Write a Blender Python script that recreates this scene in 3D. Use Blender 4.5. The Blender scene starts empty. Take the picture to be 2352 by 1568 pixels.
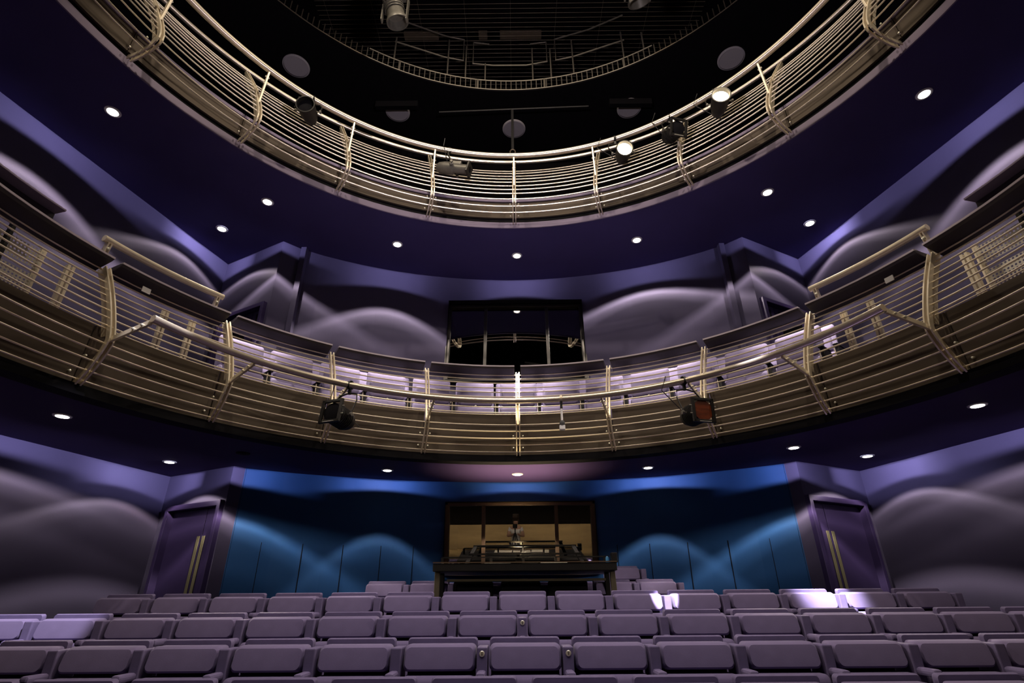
import bpy, math, random
from mathutils import Vector, Matrix
random.seed(7)
C = bpy.context.scene.collection
SC = bpy.context.scene
PI = math.pi
R = math.radians
# ------------------------------------------------------------------ camera, world, exposure
# metres; the camera's eye is the origin, the auditorium opens towards +y, z up
cam_d = bpy.data.cameras.new('camera'); cam = bpy.data.objects.new('camera', cam_d); C.objects.link(cam)
def cam_basis(pitch, yaw, roll):
    d = Vector((0, math.cos(pitch), math.sin(pitch))); r = Vector((1, 0, 0)); u = Vector((0, -math.sin(pitch), math.cos(pitch)))
    Rz = Matrix.Rotation(yaw, 3, 'Z')
    d, r, u = Rz @ d, Rz @ r, Rz @ u
    c, s = math.cos(roll), math.sin(roll)
    return c * r + s * u, d, -s * r + c * u
cr, cd, cu = cam_basis(R(26.00883911), R(0.16440391), R(-0.44472114))
M3 = Matrix((cr, cu, -cd)).transposed()
cam.matrix_world = M3.to_4x4()
cam_d.sensor_fit = 'HORIZONTAL'; cam_d.sensor_width = 36.0; cam_d.lens = 1226.8248 / 2352 * 36
cam_d.clip_start = 0.02; cam_d.clip_end = 200
SC.camera = cam
SC.view_settings.view_transform = 'Standard'; SC.view_settings.look = 'None'; SC.view_settings.gamma = 1
SC.view_settings.use_curve_mapping = False
SC.view_settings.exposure = 0.0
w = bpy.data.worlds.new('world'); SC.world = w; w.use_nodes = True
bg = w.node_tree.nodes['Background']; bg.inputs[0].default_value = (0.35, 0.3, 0.6, 1); bg.inputs[1].default_value = 0.004

def light(name, typ, loc, target=None, energy=100, color=(1, 1, 1), size=0.05, angle=None, blend=0.2):
    l = bpy.data.lights.new(name, typ); l.energy = energy; l.color = color
    if typ in ('SPOT', 'POINT'): l.shadow_soft_size = size
    if typ == 'AREA': l.size = size
    if typ == 'SPOT': l.spot_size = R(angle); l.spot_blend = blend
    o = bpy.data.objects.new(name, l); C.objects.link(o); o.location = loc
    if target is not None:
        o.rotation_euler = (Vector(target) - Vector(loc)).to_track_quat('-Z', 'Y').to_euler()
    return o
WARM = (1.0, 0.85, 0.66)
LAV = (0.80, 0.75, 1.0)
# added lamps without fittings high over the stage gild railings and light stalls
light('stage_added_light_a', 'SPOT', (-2.6, 1.6, 9.3), (-1.8, 7.0, 2.3), 700, WARM, 0.10, 78, 0.5)
light('stage_added_light_b', 'SPOT', (2.6, 1.6, 9.3), (1.8, 7.0, 2.3), 700, WARM, 0.10, 78, 0.5)
light('stage_added_light_c', 'SPOT', (0.0, 2.4, 9.5), (0.0, 6.4, 6.0), 620, WARM, 0.08, 120, 0.4)
light('stalls_light_a', 'SPOT', (-1.5, 0.5, 8.9), (-0.7, 4.9, -0.2), 470, LAV, 0.12, 36, 1.0)
light('stalls_light_b', 'SPOT', (2.0, 0.5, 8.9), (0.5, 4.9, -0.2), 470, LAV, 0.12, 36, 1.0)
bfl = light('balcony_fill_light', 'SPOT', (0.0, -2.0, 5.6), (0, 7.7, 3.1), 190, (0.95, 0.86, 1.0), 0.1, 20, 0.4); bfl.scale = (3.0, 1.0, 1.0)  # added low spot from the front, brightens the balcony chairs
light('gallery_fill_light', 'SPOT', (0.0, 2.4, 4.0), (0.0, 4.2, 9.7), 420, (0.95, 0.85, 0.95), 0.1, 130, 0.4)  # added mid-air spot, brightens the ceiling speakers

# ------------------------------------------------------------------ numbers of the building
CL = 3.0            # centre (y) of the lower balcony's ring
CU = 2.343          # centre (y) of the upper balcony's ring
CW, RW = 1.6845, 6.8733   # rear wall arc
def P(cy, r, az, z=0.0):
    a = R(az); return Vector((r * math.sin(a), cy + r * math.cos(a), z))

# ------------------------------------------------------------------ materials
def mat(name, color, rough=0.6, metal=0.0, noise=0.0, nscale=8.0, bump=0.0, bscale=60.0, emit=None, estr=0.0, spec=0.5, stretch=None, sheen=0.0):
    m = bpy.data.materials.new(name); m.use_nodes = True
    nt = m.node_tree; b = nt.nodes['Principled BSDF']
    b.inputs['Base Color'].default_value = (*color, 1); b.inputs['Roughness'].default_value = rough
    b.inputs['Metallic'].default_value = metal; b.inputs['Specular IOR Level'].default_value = spec
    if sheen: b.inputs['Sheen Weight'].default_value = sheen
    tc = nt.nodes.new('ShaderNodeTexCoord'); src = tc.outputs['Object']
    if stretch:
        mp = nt.nodes.new('ShaderNodeMapping'); mp.inputs['Scale'].default_value = stretch
        nt.links.new(src, mp.inputs[0]); src = mp.outputs[0]
    if noise:
        n = nt.nodes.new('ShaderNodeTexNoise'); n.inputs['Scale'].default_value = nscale; n.inputs['Detail'].default_value = 4
        r = nt.nodes.new('ShaderNodeValToRGB')
        r.color_ramp.elements[0].position = 0.3; r.color_ramp.elements[1].position = 0.7
        r.color_ramp.elements[0].color = (*[c * (1 - noise) for c in color], 1)
        r.color_ramp.elements[1].color = (*[min(1, c * (1 + noise)) for c in color], 1)
        nt.links.new(src, n.inputs['Vector']); nt.links.new(n.outputs['Fac'], r.inputs[0]); nt.links.new(r.outputs[0], b.inputs['Base Color'])
    if bump:
        n2 = nt.nodes.new('ShaderNodeTexNoise'); n2.inputs['Scale'].default_value = bscale; n2.inputs['Detail'].default_value = 3
        bp = nt.nodes.new('ShaderNodeBump'); bp.inputs['Strength'].default_value = bump; bp.inputs['Distance'].default_value = 0.01
        nt.links.new(src, n2.inputs['Vector']); nt.links.new(n2.outputs['Fac'], bp.inputs['Height']); nt.links.new(bp.outputs[0], b.inputs['Normal'])
    if emit:
        b.inputs['Emission Color'].default_value = (*emit, 1); b.inputs['Emission Strength'].default_value = estr
    return m
M = {}
M['wall'] = mat('purple_wall_paint', (0.068, 0.058, 0.112), 0.75, noise=0.06, nscale=1.5, bump=0.08, bscale=90, spec=0.2)
M['blue'] = mat('blue_wall_panels', (0.012, 0.055, 0.17), 0.6, noise=0.08, nscale=2, bump=0.05, spec=0.2)
M['ceil'] = mat('navy_ceiling_paint', (0.050, 0.040, 0.125), 0.85, noise=0.08, nscale=1.2, spec=0.1)
M['soffit'] = mat('plum_soffit_paint', (0.040, 0.024, 0.085), 0.85, noise=0.08, nscale=1.2, spec=0.15)
M['black'] = mat('black_paint', (0.004, 0.0035, 0.005), 0.8, noise=0.2, spec=0.1)
M['blackmetal'] = mat('black_metal', (0.012, 0.011, 0.010), 0.42, 0.3, noise=0.2, nscale=20)
M['metal'] = mat('champagne_metal', (0.78, 0.68, 0.52), 0.36, 0.45, noise=0.05, nscale=6, bump=0.02)
M['rod'] = mat('satin_steel_rod', (0.92, 0.80, 0.62), 0.32, 0.35)
M['tube'] = mat('satin_rail_tube', (0.74, 0.64, 0.50), 0.30, 0.82, noise=0.05, nscale=3)
M['fascia'] = mat('taupe_fascia_board', (0.075, 0.057, 0.042), 0.7, noise=0.12, nscale=2.2, stretch=(1, 1, 3), spec=0.2)
M['lip'] = mat('mauve_slab_edge', (0.16, 0.125, 0.19), 0.7, noise=0.1, nscale=3)
M['shelf'] = mat('dark_mauve_shelf', (0.026, 0.020, 0.030), 0.42, noise=0.1, nscale=5)
M['fabric'] = mat('lavender_grey_fabric', (0.155, 0.122, 0.235), 0.85, noise=0.04, nscale=14, bump=0.12, bscale=350, spec=0.2, sheen=0.1)
M['edge'] = mat('pale_edge_highlight', (0.42, 0.36, 0.42), 0.4, noise=0.05)  # highlight along the shelf edge, put into the colour
M['fabric_lit'] = mat('lavender_grey_fabric_lit', (0.26, 0.22, 0.40), 0.85, noise=0.04, nscale=14, bump=0.1, bscale=350, spec=0.2, sheen=0.1)  # same seat fabric, lightened for the light on the balcony
M['fabric2'] = mat('lavender_grey_board', (0.14, 0.112, 0.215), 0.7, noise=0.08, nscale=14, bump=0.05, bscale=200, spec=0.2)
M['seatblack'] = mat('black_seat_leg', (0.008, 0.007, 0.012), 0.5, noise=0.1)
M['disc'] = mat('silver_number_disc', (0.75, 0.72, 0.6), 0.35, 0.6, noise=0.05)
M['ink'] = mat('black_engraving', (0.01, 0.01, 0.01), 0.6, noise=0.1)
M['tag'] = mat('white_tag', (0.8, 0.78, 0.8), 0.6, noise=0.04)
M['carpet'] = mat('dark_purple_carpet', (0.02, 0.014, 0.035), 0.95, noise=0.2, nscale=60, bump=0.2, bscale=300, spec=0.1)
M['door'] = mat('purple_door_lacquer', (0.036, 0.023, 0.085), 0.5, noise=0.06, nscale=2, spec=0.3)
M['brass'] = mat('brushed_brass_plate', (0.22, 0.20, 0.12), 0.45, 0.4, noise=0.15, nscale=12, stretch=(1, 1, 0.1))
M['frameb'] = mat('bronze_window_frame', (0.075, 0.045, 0.026), 0.4, 0.3, noise=0.1, nscale=5)
M['frames'] = mat('dark_silver_window_frame', (0.05, 0.047, 0.047), 0.3, 0.7, noise=0.1, nscale=5)
M['speaker'] = mat('grey_speaker_grille', (0.42, 0.38, 0.42), 0.8, noise=0.06, nscale=80, bump=0.1, bscale=400)
M['wire'] = mat('dull_steel_wire', (0.20, 0.155, 0.11), 0.5, 0.5, noise=0.1)
M['catwalk'] = mat('catwalk_steel', (0.24, 0.21, 0.17), 0.5, 0.4, noise=0.1)
M['lampgrey'] = mat('cast_grey_lamp_body', (0.13, 0.12, 0.10), 0.45, 0.4, noise=0.15, nscale=15)
M['lampbody'] = mat('black_lantern_body', (0.018, 0.016, 0.014), 0.42, 0.4, noise=0.2, nscale=15)
M['gel'] = mat('deep_orange_gel', (0.13, 0.024, 0.006), 0.35, noise=0.35, nscale=9, stretch=(1, 1, 3))
M['cable'] = mat('black_cable', (0.02, 0.018, 0.018), 0.5, noise=0.1)
M['desk'] = mat('black_desk_laminate', (0.006, 0.005, 0.0045), 0.5, noise=0.2, nscale=6, spec=0.2)
M['deskleg'] = mat('olive_desk_leg', (0.06, 0.048, 0.03), 0.45, 0.3, noise=0.1)
M['paper'] = mat('cream_paper', (0.8, 0.74, 0.58), 0.8, noise=0.04)
M['stage'] = mat('stage_tan_boards', (0.30, 0.23, 0.13), 0.6, noise=0.18, nscale=1.2, stretch=(0.5, 1, 4))
M['lamp'] = mat('downlight_lens', (1, 1, 1), 0.4, emit=(1.0, 0.95, 0.85), estr=9)
M['trim'] = mat('white_downlight_trim', (0.5, 0.48, 0.5), 0.4, noise=0.05)
M['hot'] = mat('glowing_lantern_lens', (1, 0.9, 0.7), 0.4, emit=(1.0, 0.80, 0.50), estr=9)
M['perf'] = mat('perforated_steel', (0.55, 0.50, 0.42), 0.45, 0.5)
M['skin'] = mat('skin', (0.45, 0.25, 0.17), 0.6, noise=0.08)
M['shirt'] = mat('striped_white_shirt', (0.75, 0.72, 0.68), 0.8, noise=0.1, nscale=6, stretch=(0.2, 0.2, 12))
M['jeans'] = mat('dark_trousers', (0.03, 0.03, 0.05), 0.85, noise=0.15)
M['hair'] = mat('brown_hair', (0.05, 0.03, 0.02), 0.7, noise=0.3, nscale=40)
def perforate(m):   # round holes cut by a procedural dot grid
    nt = m.node_tree; b = nt.nodes['Principled BSDF']; out = nt.nodes['Material Output']
    uv = nt.nodes.new('ShaderNodeUVMap'); sp = nt.nodes.new('ShaderNodeVectorMath'); sp.operation = 'FRACTION'
    sub = nt.nodes.new('ShaderNodeVectorMath'); sub.operation = 'SUBTRACT'; sub.inputs[1].default_value = (0.5, 0.5, 0)
    ln = nt.nodes.new('ShaderNodeVectorMath'); ln.operation = 'LENGTH'
    gt = nt.nodes.new('ShaderNodeMath'); gt.operation = 'LESS_THAN'; gt.inputs[1].default_value = 0.3
    tr = nt.nodes.new('ShaderNodeBsdfTransparent'); mx = nt.nodes.new('ShaderNodeMixShader')
    L = nt.links.new
    L(uv.outputs[0], sp.inputs[0]); L(sp.outputs[0], sub.inputs[0]); L(sub.outputs[0], ln.inputs[0]); L(ln.outputs['Value'], gt.inputs[0])
    L(gt.outputs[0], mx.inputs[0]); L(b.outputs[0], mx.inputs[1]); L(tr.outputs[0], mx.inputs[2]); L(mx.outputs[0], out.inputs[0])
perforate(M['perf'])
def glassmat(ior=2.4):
    m = bpy.data.materials.new('booth_glass'); m.use_nodes = True; nt = m.node_tree
    for n in list(nt.nodes):
        if n.type != 'OUTPUT_MATERIAL': nt.nodes.remove(n)
    out = nt.nodes['Material Output']
    g = nt.nodes.new('ShaderNodeBsdfGlossy'); g.inputs['Roughness'].default_value = 0.0; g.inputs[0].default_value = (1, .97, .93, 1)
    t = nt.nodes.new('ShaderNodeBsdfTransparent'); t.inputs[0].default_value = (0.8, 0.8, 0.8, 1)
    fr = nt.nodes.new('ShaderNodeFresnel'); fr.inputs[0].default_value = ior
    mx = nt.nodes.new('ShaderNodeMixShader')
    nt.links.new(fr.outputs[0], mx.inputs[0]); nt.links.new(t.outputs[0], mx.inputs[1]); nt.links.new(g.outputs[0], mx.inputs[2]); nt.links.new(mx.outputs[0], out.inputs[0])
    return m
M['glass'] = glassmat(); M['glassu'] = glassmat(1.75)

# ------------------------------------------------------------------ mesh builder
class MB:
    def __init__(s): s.v = []; s.f = []; s.uv = {}
    def quad(s, a, b, c, d):
        n = len(s.v); s.v += [Vector(a), Vector(b), Vector(c), Vector(d)]; s.f.append((n, n + 1, n + 2, n + 3))
    def frame_box(s, o, ex, ey, ez):
        """box from corner-centre o with half-extent vectors"""
        n = len(s.v)
        for k in (-1, 1):
            for j in (-1, 1):
                for i in (-1, 1): s.v.append(Vector(o) + i * Vector(ex) + j * Vector(ey) + k * Vector(ez))
        for q in ((0, 2, 3, 1), (4, 5, 7, 6), (0, 1, 5, 4), (2, 6, 7, 3), (0, 4, 6, 2), (1, 3, 7, 5)): s.f.append(tuple(n + i for i in q))
    def box(s, x0, x1, y0, y1, z0, z1):
        s.frame_box(((x0 + x1) / 2, (y0 + y1) / 2, (z0 + z1) / 2), (abs(x1 - x0) / 2, 0, 0), (0, abs(y1 - y0) / 2, 0), (0, 0, abs(z1 - z0) / 2))
    def beam(s, a, b, wside, w, t):
        """rectangular bar from a to b; wside = direction of width w, t thickness across"""
        a, b = Vector(a), Vector(b); d = (b - a); L = d.length; d.normalize(); ws = Vector(wside); ws = (ws - d * ws.dot(d)).normalized(); ts = d.cross(ws)
        s.frame_box((a + b) / 2, d * L / 2, ws * w / 2, ts * t / 2)
    def tube(s, pts, r, n=8, closed=False, caps=True):
        pts = [Vector(p) for p in pts]; N = len(pts); base = len(s.v); up = Vector((0, 0, 1))
        for i, p in enumerate(pts):
            if closed: t = (pts[(i + 1) % N] - pts[i - 1]).normalized()
            else: t = (pts[min(i + 1, N - 1)] - pts[max(i - 1, 0)]).normalized()
            u = up if abs(t.dot(up)) < 0.95 else Vector((0, 1, 0))
            a = t.cross(u).normalized(); b = a.cross(t)
            rr = r[i] if isinstance(r, (list, tuple)) else r
            for k in range(n):
                th = 2 * PI * k / n; s.v.append(p + rr * (math.cos(th) * a + math.sin(th) * b))
        for i in range(N if closed else N - 1):
            for k in range(n):
                j = (i + 1) % N
                s.f.append((base + i * n + k, base + i * n + (k + 1) % n, base + j * n + (k + 1) % n, base + j * n + k))
        if caps and not closed:
            s.f.append(tuple(base + k for k in range(n))[::-1]); s.f.append(tuple(base + (N - 1) * n + k for k in range(n)))
    def arc_tube(s, cy, r, z, a0, a1, rad, n=8, step=2.5):
        k = max(2, int(abs(a1 - a0) / step) + 1)
        s.tube([P(cy, r, a0 + (a1 - a0) * i / (k - 1), z) for i in range(k)], rad, n)
    def arc_prism(s, cy, a0, a1, prof, step=2.5):
        """closed (r, z) profile swept from azimuth a0 to a1"""
        k = max(2, int(abs(a1 - a0) / step) + 1); base = len(s.v); m = len(prof)
        for i in range(k):
            az = a0 + (a1 - a0) * i / (k - 1)
            for (r, z) in prof: s.v.append(P(cy, r, az, z))
        for i in range(k - 1):
            for j in range(m):
                s.f.append((base + i * m + j, base + i * m + (j + 1) % m, base + (i + 1) * m + (j + 1) % m, base + (i + 1) * m + j))
        s.f.append(tuple(base + j for j in range(m))); s.f.append(tuple(base + (k - 1) * m + j for j in range(m))[::-1])
    def lathe(s, o, axis, prof, n=24, cap=True):
        """(r, h) profile turned round axis from o"""
        o = Vector(o); ax = Vector(axis).normalized(); u = Vector((0, 0, 1)) if abs(ax.z) < 0.9 else Vector((1, 0, 0))
        a = ax.cross(u).normalized(); b = ax.cross(a); base = len(s.v); m = len(prof)
        for k in range(n):
            th = 2 * PI * k / n
            for (r, h) in prof: s.v.append(o + ax * h + r * (math.cos(th) * a + math.sin(th) * b))
        for k in range(n):
            for j in range(m - 1):
                k2 = (k + 1) % n
                s.f.append((base + k * m + j, base + k2 * m + j, base + k2 * m + j + 1, base + k * m + j + 1))
        if cap:
            if prof[0][0] > 1e-4: s.f.append(tuple(base + k * m for k in range(n)))
            if prof[-1][0] > 1e-4: s.f.append(tuple(base + k * m + m - 1 for k in range(n))[::-1])
    def prism(s, poly, z0, z1):
        n = len(poly); base = len(s.v)
        for z in (z0, z1):
            for p in poly: s.v.append(Vector((p[0], p[1], z)))
        for i in range(n): s.f.append((base + i, base + (i + 1) % n, base + n + (i + 1) % n, base + n + i))
        s.f.append(tuple(base + i for i in range(n))[::-1]); s.f.append(tuple(base + n + i for i in range(n)))
    def pillow(s, cx, cy, cz, w, d, h, r, bulge=0.0, tilt=0.0):
        """rounded cushion, rings of a rounded rectangle in x-z stacked along y"""
        seg = 5; ring = []
        for qx, qz, a0 in ((1, 1, 0), (-1, 1, 90), (-1, -1, 180), (1, -1, 270)):
            for i in range(seg):
                a = R(a0 + 90 * i / (seg - 1)); ring.append((qx * (w / 2 - r) + r * math.cos(a), qz * (h / 2 - r) + r * math.sin(a)))
        n = len(ring); base = len(s.v); lay = ((-d / 2 - bulge, 0.80), (-d / 2 - bulge * .9, 0.90), (-d / 2, 0.965), (-d / 2 + 0.02, 1.0), (d / 2 - 0.01, 1.0), (d / 2, 0.97))
        for (y, k) in lay:
            for (x, z) in ring:
                ins = (1 - k) * h
                xx = x - math.copysign(min(abs(x), ins), x); zz = z - math.copysign(min(abs(z), ins), z)
                yy = y + zz * tilt
                s.v.append(Vector((cx + xx, cy + yy, cz + zz)))
        L = len(lay)
        for i in range(L - 1):
            for k in range(n): s.f.append((base + i * n + k, base + i * n + (k + 1) % n, base + (i + 1) * n + (k + 1) % n, base + (i + 1) * n + k))
        s.f.append(tuple(base + k for k in range(n))[::-1]); s.f.append(tuple(base + (L - 1) * n + k for k in range(n)))
    def build(s, name, material, parent=None, smooth=False, bevel=0.0, world=True):
        me = bpy.data.meshes.new(name)
        vs = s.v
        if parent is not None and world:
            off = parent_world(parent); inv = off.inverted(); vs = [inv @ v for v in vs]
        me.from_pydata([tuple(v) for v in vs], [], s.f); me.validate()
        me.materials.append(material)
        o = bpy.data.objects.new(name, me); C.objects.link(o)
        if parent is not None: o.parent = parent
        import bmesh
        bm = bmesh.new(); bm.from_mesh(me); bmesh.ops.recalc_face_normals(bm, faces=bm.faces); bm.to_mesh(me); bm.free()
        if smooth:
            for p in me.polygons: p.use_smooth = True
            me.set_sharp_from_angle(angle=R(38))
        if bevel:
            md = o.modifiers.new('bevel', 'BEVEL'); md.width = bevel; md.segments = 2; md.limit_method = 'ANGLE'
        return o
def parent_world(o):
    m = Matrix.LocRotScale(o.location, o.rotation_euler, o.scale)
    return (parent_world(o.parent) @ m) if o.parent else m
def tag(o, label=None, cat=None, group=None, kind=None):
    if label: o['label'] = label
    if cat: o['category'] = cat
    if group: o['group'] = group
    if kind: o['kind'] = kind
    return o
def empty(name, loc, label, cat, rz=0, group=None):
    o = bpy.data.objects.new(name, None); C.objects.link(o); o.location = loc; o.rotation_euler = (0, 0, rz); o.empty_display_size = 0.1
    return tag(o, label, cat, group)
def copy_tree(o, parent=None):
    c = o.copy(); C.objects.link(c); c.parent = parent
    for ch in list(o.children): copy_tree(ch, c)
    return c
def struct(name, mb, m, parent=None, **k):
    o = mb.build(name, m, parent, **k)
    if parent is None: tag(o, kind='structure')
    return o

# ------------------------------------------------------------------ the room
SIDE = [(5.75, -5.6), (6.35, 1.0), (6.20, 3.2), (6.04, 4.34), (5.66, 5.8), (5.09, 7.95)]
DOORA, DOORB = (5.09, 7.95), (3.84, 7.29)
INNER = (3.60, 7.52)
FLOORZ, SOF_L, DECK_L, SOF_U, DECK_U, TOPZ = -1.6, 1.702, 2.06, 5.464, 5.86, 9.75
ROOF = 12.6
def side_wall(sx, name):
    m = MB()
    pts = [(sx * x, y) for x, y in SIDE]
    for a, b in zip(pts[:-1], pts[1:]): m.quad((a[0], a[1], FLOORZ), (b[0], b[1], FLOORZ), (b[0], b[1], DECK_U), (a[0], a[1], DECK_U))
    # give the wall its depth
    out = [(x + sx * 0.25, y) for x, y in pts]
    for a, b in zip(out[:-1], out[1:]): m.quad((a[0], a[1], FLOORZ), (b[0], b[1], FLOORZ), (b[0], b[1], DECK_U), (a[0], a[1], DECK_U))
    return struct(name, m, M['wall'])
side_wall(-1, 'wall_left'); side_wall(1, 'wall_right')
def gallery_wall(pts, name):
    m = MB()
    for a, b in zip(pts[:-1], pts[1:]): m.quad((a[0], a[1], DECK_U), (b[0], b[1], DECK_U), (b[0], b[1], ROOF), (a[0], a[1], ROOF))
    return struct(name, m, M['black'])
GP = [(x + 0.9, y + (0.6 if y > 6 else 0)) for x, y in SIDE]
for sx, nm in ((-1, 'left'), (1, 'right')):
    gallery_wall([(sx * x, y) for x, y in GP], 'wall_%s_gallery' % nm)
    gallery_wall([(sx * GP[-1][0], GP[-1][1]), (sx * 4.6, 9.8)], 'wall_%s_gallery_corner' % nm)
gallery_wall([(-4.6, 9.8), (0, 10.0), (4.6, 9.8)], 'wall_back_gallery')
def wall_quad(m, a, b, z0, z1): m.quad((a[0], a[1], z0), (b[0], b[1], z0), (b[0], b[1], z1), (a[0], a[1], z1))
def door_wall(sx, name, s0, s1, zt, z0, z1, zf, inner=INNER):
    """splayed wall holding a double door between fractions s0..s1 of its length"""
    a, b = Vector((sx * DOORA[0], DOORA[1])), Vector((sx * DOORB[0], DOORB[1]))
    q = lambda s: a + (b - a) * s
    m = MB()
    wall_quad(m, a, q(s0), z0, z1); wall_quad(m, q(s1), b, z0, z1); wall_quad(m, q(s0), q(s1), zt, z1)
    if zf > z0: wall_quad(m, q(s0), q(s1), z0, zf)
    i = Vector((sx * inner[0], inner[1])); wall_quad(m, b, i, z0, z1)
    struct(name, m, M['wall'])
    return q
dnum = [0]
def double_door(q, sx, s0, s1, zf, zt, glazed=False):
    dnum[0] += 1
    d = (q(1) - q(0)).normalized(); d3 = Vector((d.x, d.y, 0)); nrm = Vector((d.y, -d.x, 0))
    if nrm.y > 0: nrm = -nrm        # towards the stage
    e = bpy.data.objects.new('door_%d' % dnum[0], None); C.objects.link(e); e.location = (q(s0).x, q(s0).y, zf); tag(e, kind='structure')
    Q = lambda s, out=0.0, z=0.0: Vector((q(s).x, q(s).y, z)) + nrm * out
    fr = MB(); fw = 0.07
    for s in (s0, s1): fr.beam(Q(s, 0.005, zf), Q(s, 0.005, zt), d3, fw, 0.12)
    fr.beam(Q(s0, 0.004, zt - 0.035), Q(s1, 0.004, zt - 0.035), (0, 0, 1), fw, 0.12)
    fr.build('door_frame', M['door'], e, bevel=0.006)
    back = MB(); back.frame_box(Q((s0 + s1) / 2, -0.10, (zf + zt) / 2), d3 * ((q(s1) - q(s0)).length / 2), nrm * 0.01, Vector((0, 0, (zt - zf) / 2))); back.build('door_backing', M['black'], e)
    # one broad leaf and one narrow leaf
    split = s0 + (s1 - s0) * 0.70
    for (a, b, k) in ((s0, split, 0), (split, s1, 1)):
        lf = MB(); c = (a + b) / 2; hw = (q(b) - q(a)).length / 2 - 0.006
        lf.frame_box(Q(c, -0.055, (zf + zt - 0.07) / 2), d3 * hw, nrm * 0.022, Vector((0, 0, (zt - 0.07 - zf) / 2 - 0.005)))
        leaf = lf.build('door_leaf', M['door'], e, bevel=0.004)
        off = 0.055
        s_h = split + (-off if k == 0 else off) / (q(1) - q(0)).length
        if glazed:
            g = MB(); g.frame_box(Q(c, -0.030, zt - 0.36), d3 * (hw - 0.09), nrm * 0.004, Vector((0, 0, 0.22))); g.build('vision_panel', M['black'], leaf)
        h = MB(); h.frame_box(Q(s_h, -0.022, zf + 1.08), d3 * 0.028, nrm * 0.004, Vector((0, 0, 0.36))); h.build('push_plate', M['brass'], leaf, bevel=0.002)
    return e
for sx, nm, s0, s1 in ((-1, 'left', 0.17, 0.96), (1, 'right', 0.14, 0.975)):
    q = door_wall(sx, 'wall_%s_door_bay' % nm, s0, s1, 1.25, FLOORZ, DECK_L, -0.62, (3.745, 7.44))
    double_door(q, sx, s0, s1, -0.62, 1.25)
    q = door_wall(sx, 'wall_%s_upper_door_bay' % nm, 0.2, 0.93, 4.30, DECK_L, DECK_U, DECK_L)
    double_door(q, sx, 0.2, 0.93, DECK_L, 4.30, True)

def arc_wall(name, m_, z0, z1, wx0, wx1, wz0, wz1, depth, reveal, xe=3.6, ye=7.52):
    xs = sorted(set([-3.3 + 0.3 * i for i in range(23)] + [-xe, xe, wx0, wx1])); m = MB()
    yy = lambda x: CW + math.sqrt(RW * RW - x * x) if abs(x) < 3.59 else ye
    for a, b in zip(xs[:-1], xs[1:]):
        if b - a < 1e-6: continue
        if a >= wx0 - 1e-6 and b <= wx1 + 1e-6:
            m.quad((a, yy(a), z0), (b, yy(b), z0), (b, yy(b), wz0), (a, yy(a), wz0)); m.quad((a, yy(a), wz1), (b, yy(b), wz1), (b, yy(b), z1), (a, yy(a), z1))
        else: m.quad((a, yy(a), z0), (b, yy(b), z0), (b, yy(b), z1), (a, yy(a), z1))
    struct(name, m, m_)
    r = MB()   # the booth behind: floor, roof, sides, back
    y0, y1 = 8.40, 8.5 + depth
    r.quad((wx0, y0, wz0), (wx1, y0, wz0), (wx1, y1, wz0), (wx0, y1, wz0)); r.quad((wx0, y0, wz1), (wx1, y0, wz1), (wx1, y1, wz1), (wx0, y1, wz1))
    r.quad((wx0, y0, wz0), (wx0, y1, wz0), (wx0, y1, wz1), (wx0, y0, wz1)); r.quad((wx1, y0, wz0), (wx1, y1, wz0), (wx1, y1, wz1), (wx1, y0, wz1))
    r.quad((wx0, y1, wz0), (wx1, y1, wz0), (wx1, y1, wz1), (wx0, y1, wz1))
    struct(reveal, r, M['black'])
arc_wall('wall_back', M['blue'], FLOORZ, DECK_L, -1.06, 1.22, 0.35, 1.385, 2.0, 'wall_booth', 3.745, 7.44)
arc_wall('wall_back_upper', M['wall'], DECK_L, DECK_U, -1.17, 1.25, 3.35, 4.94, 2.2, 'wall_booth_upper')
# seams of the blue panels
for sx in (-1, 1):
    m = MB()
    for x in (3.735, 3.42, 2.95, 2.45, 1.95, 1.5):
        y = CW + math.sqrt(RW * RW - x * x) - 0.004; m.box(sx * x - 0.004, sx * x + 0.004, y - 0.004, y + 0.004, FLOORZ, 0.75 if x < 3.6 else SOF_L)
    struct('trim_%d' % (1 if sx < 0 else 2), m, M['black'])
for sx, nm in ((-1, 3), (1, 4)):
    m = MB(); m.frame_box((sx * 3.55, 7.50, (DECK_L + SOF_U) / 2), (0.045, 0, 0), (0, 0.05, 0), (0, 0, (SOF_U - DECK_L) / 2)); struct('trim_%d' % nm, m, M['wall'], bevel=0.004)
wn = [0]
def window(x0, x1, z0, z1, yw, mull, m_, tilt, arms):
    wn[0] += 1
    e = bpy.data.objects.new('window_%d' % wn[0], None); C.objects.link(e); e.location = ((x0 + x1) / 2, yw, z0); tag(e, kind='structure')
    T = math.tan(R(tilt)); yy = lambda z: yw - (z - z0) * T
    f = MB(); t = 0.05
    for x in (x0, x1): f.beam((x, yy(z0), z0), (x, yy(z1), z1), (1, 0, 0), 0.07, 0.10)
    for z in (z0, z1): f.beam((x0, yy(z), z), (x1, yy(z), z), (0, 0, 1), 0.05, 0.10)
    f.build('window_frame', m_, e, bevel=0.004)
    for x in mull:
        g = MB(); g.beam((x, yy(z0) + 0.0, z0), (x, yy(z1), z1), (1, 0, 0), 0.055, 0.06); g.build('mullion', m_, e, bevel=0.003)
    xs = [x0] + list(mull) + [x1]
    for a, b in zip(xs[:-1], xs[1:]):
        g = MB(); g.frame_box(((a + b) / 2, (yy(z0) + yy(z1)) / 2, (z0 + z1) / 2), ((b - a) / 2 - 0.02, 0, 0), (0, 0.003, 0), Vector((0, -T * (z1 - z0) / 2, (z1 - z0) / 2 - 0.01)))
        g.build('glass_pane', M['glassu' if z0 > 3 else 'glass'], e)
window(-1.03, 1.19, 0.38, 1.355, 8.60, (-0.48, 0.63), M['frameb'], 6.8, None)
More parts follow.
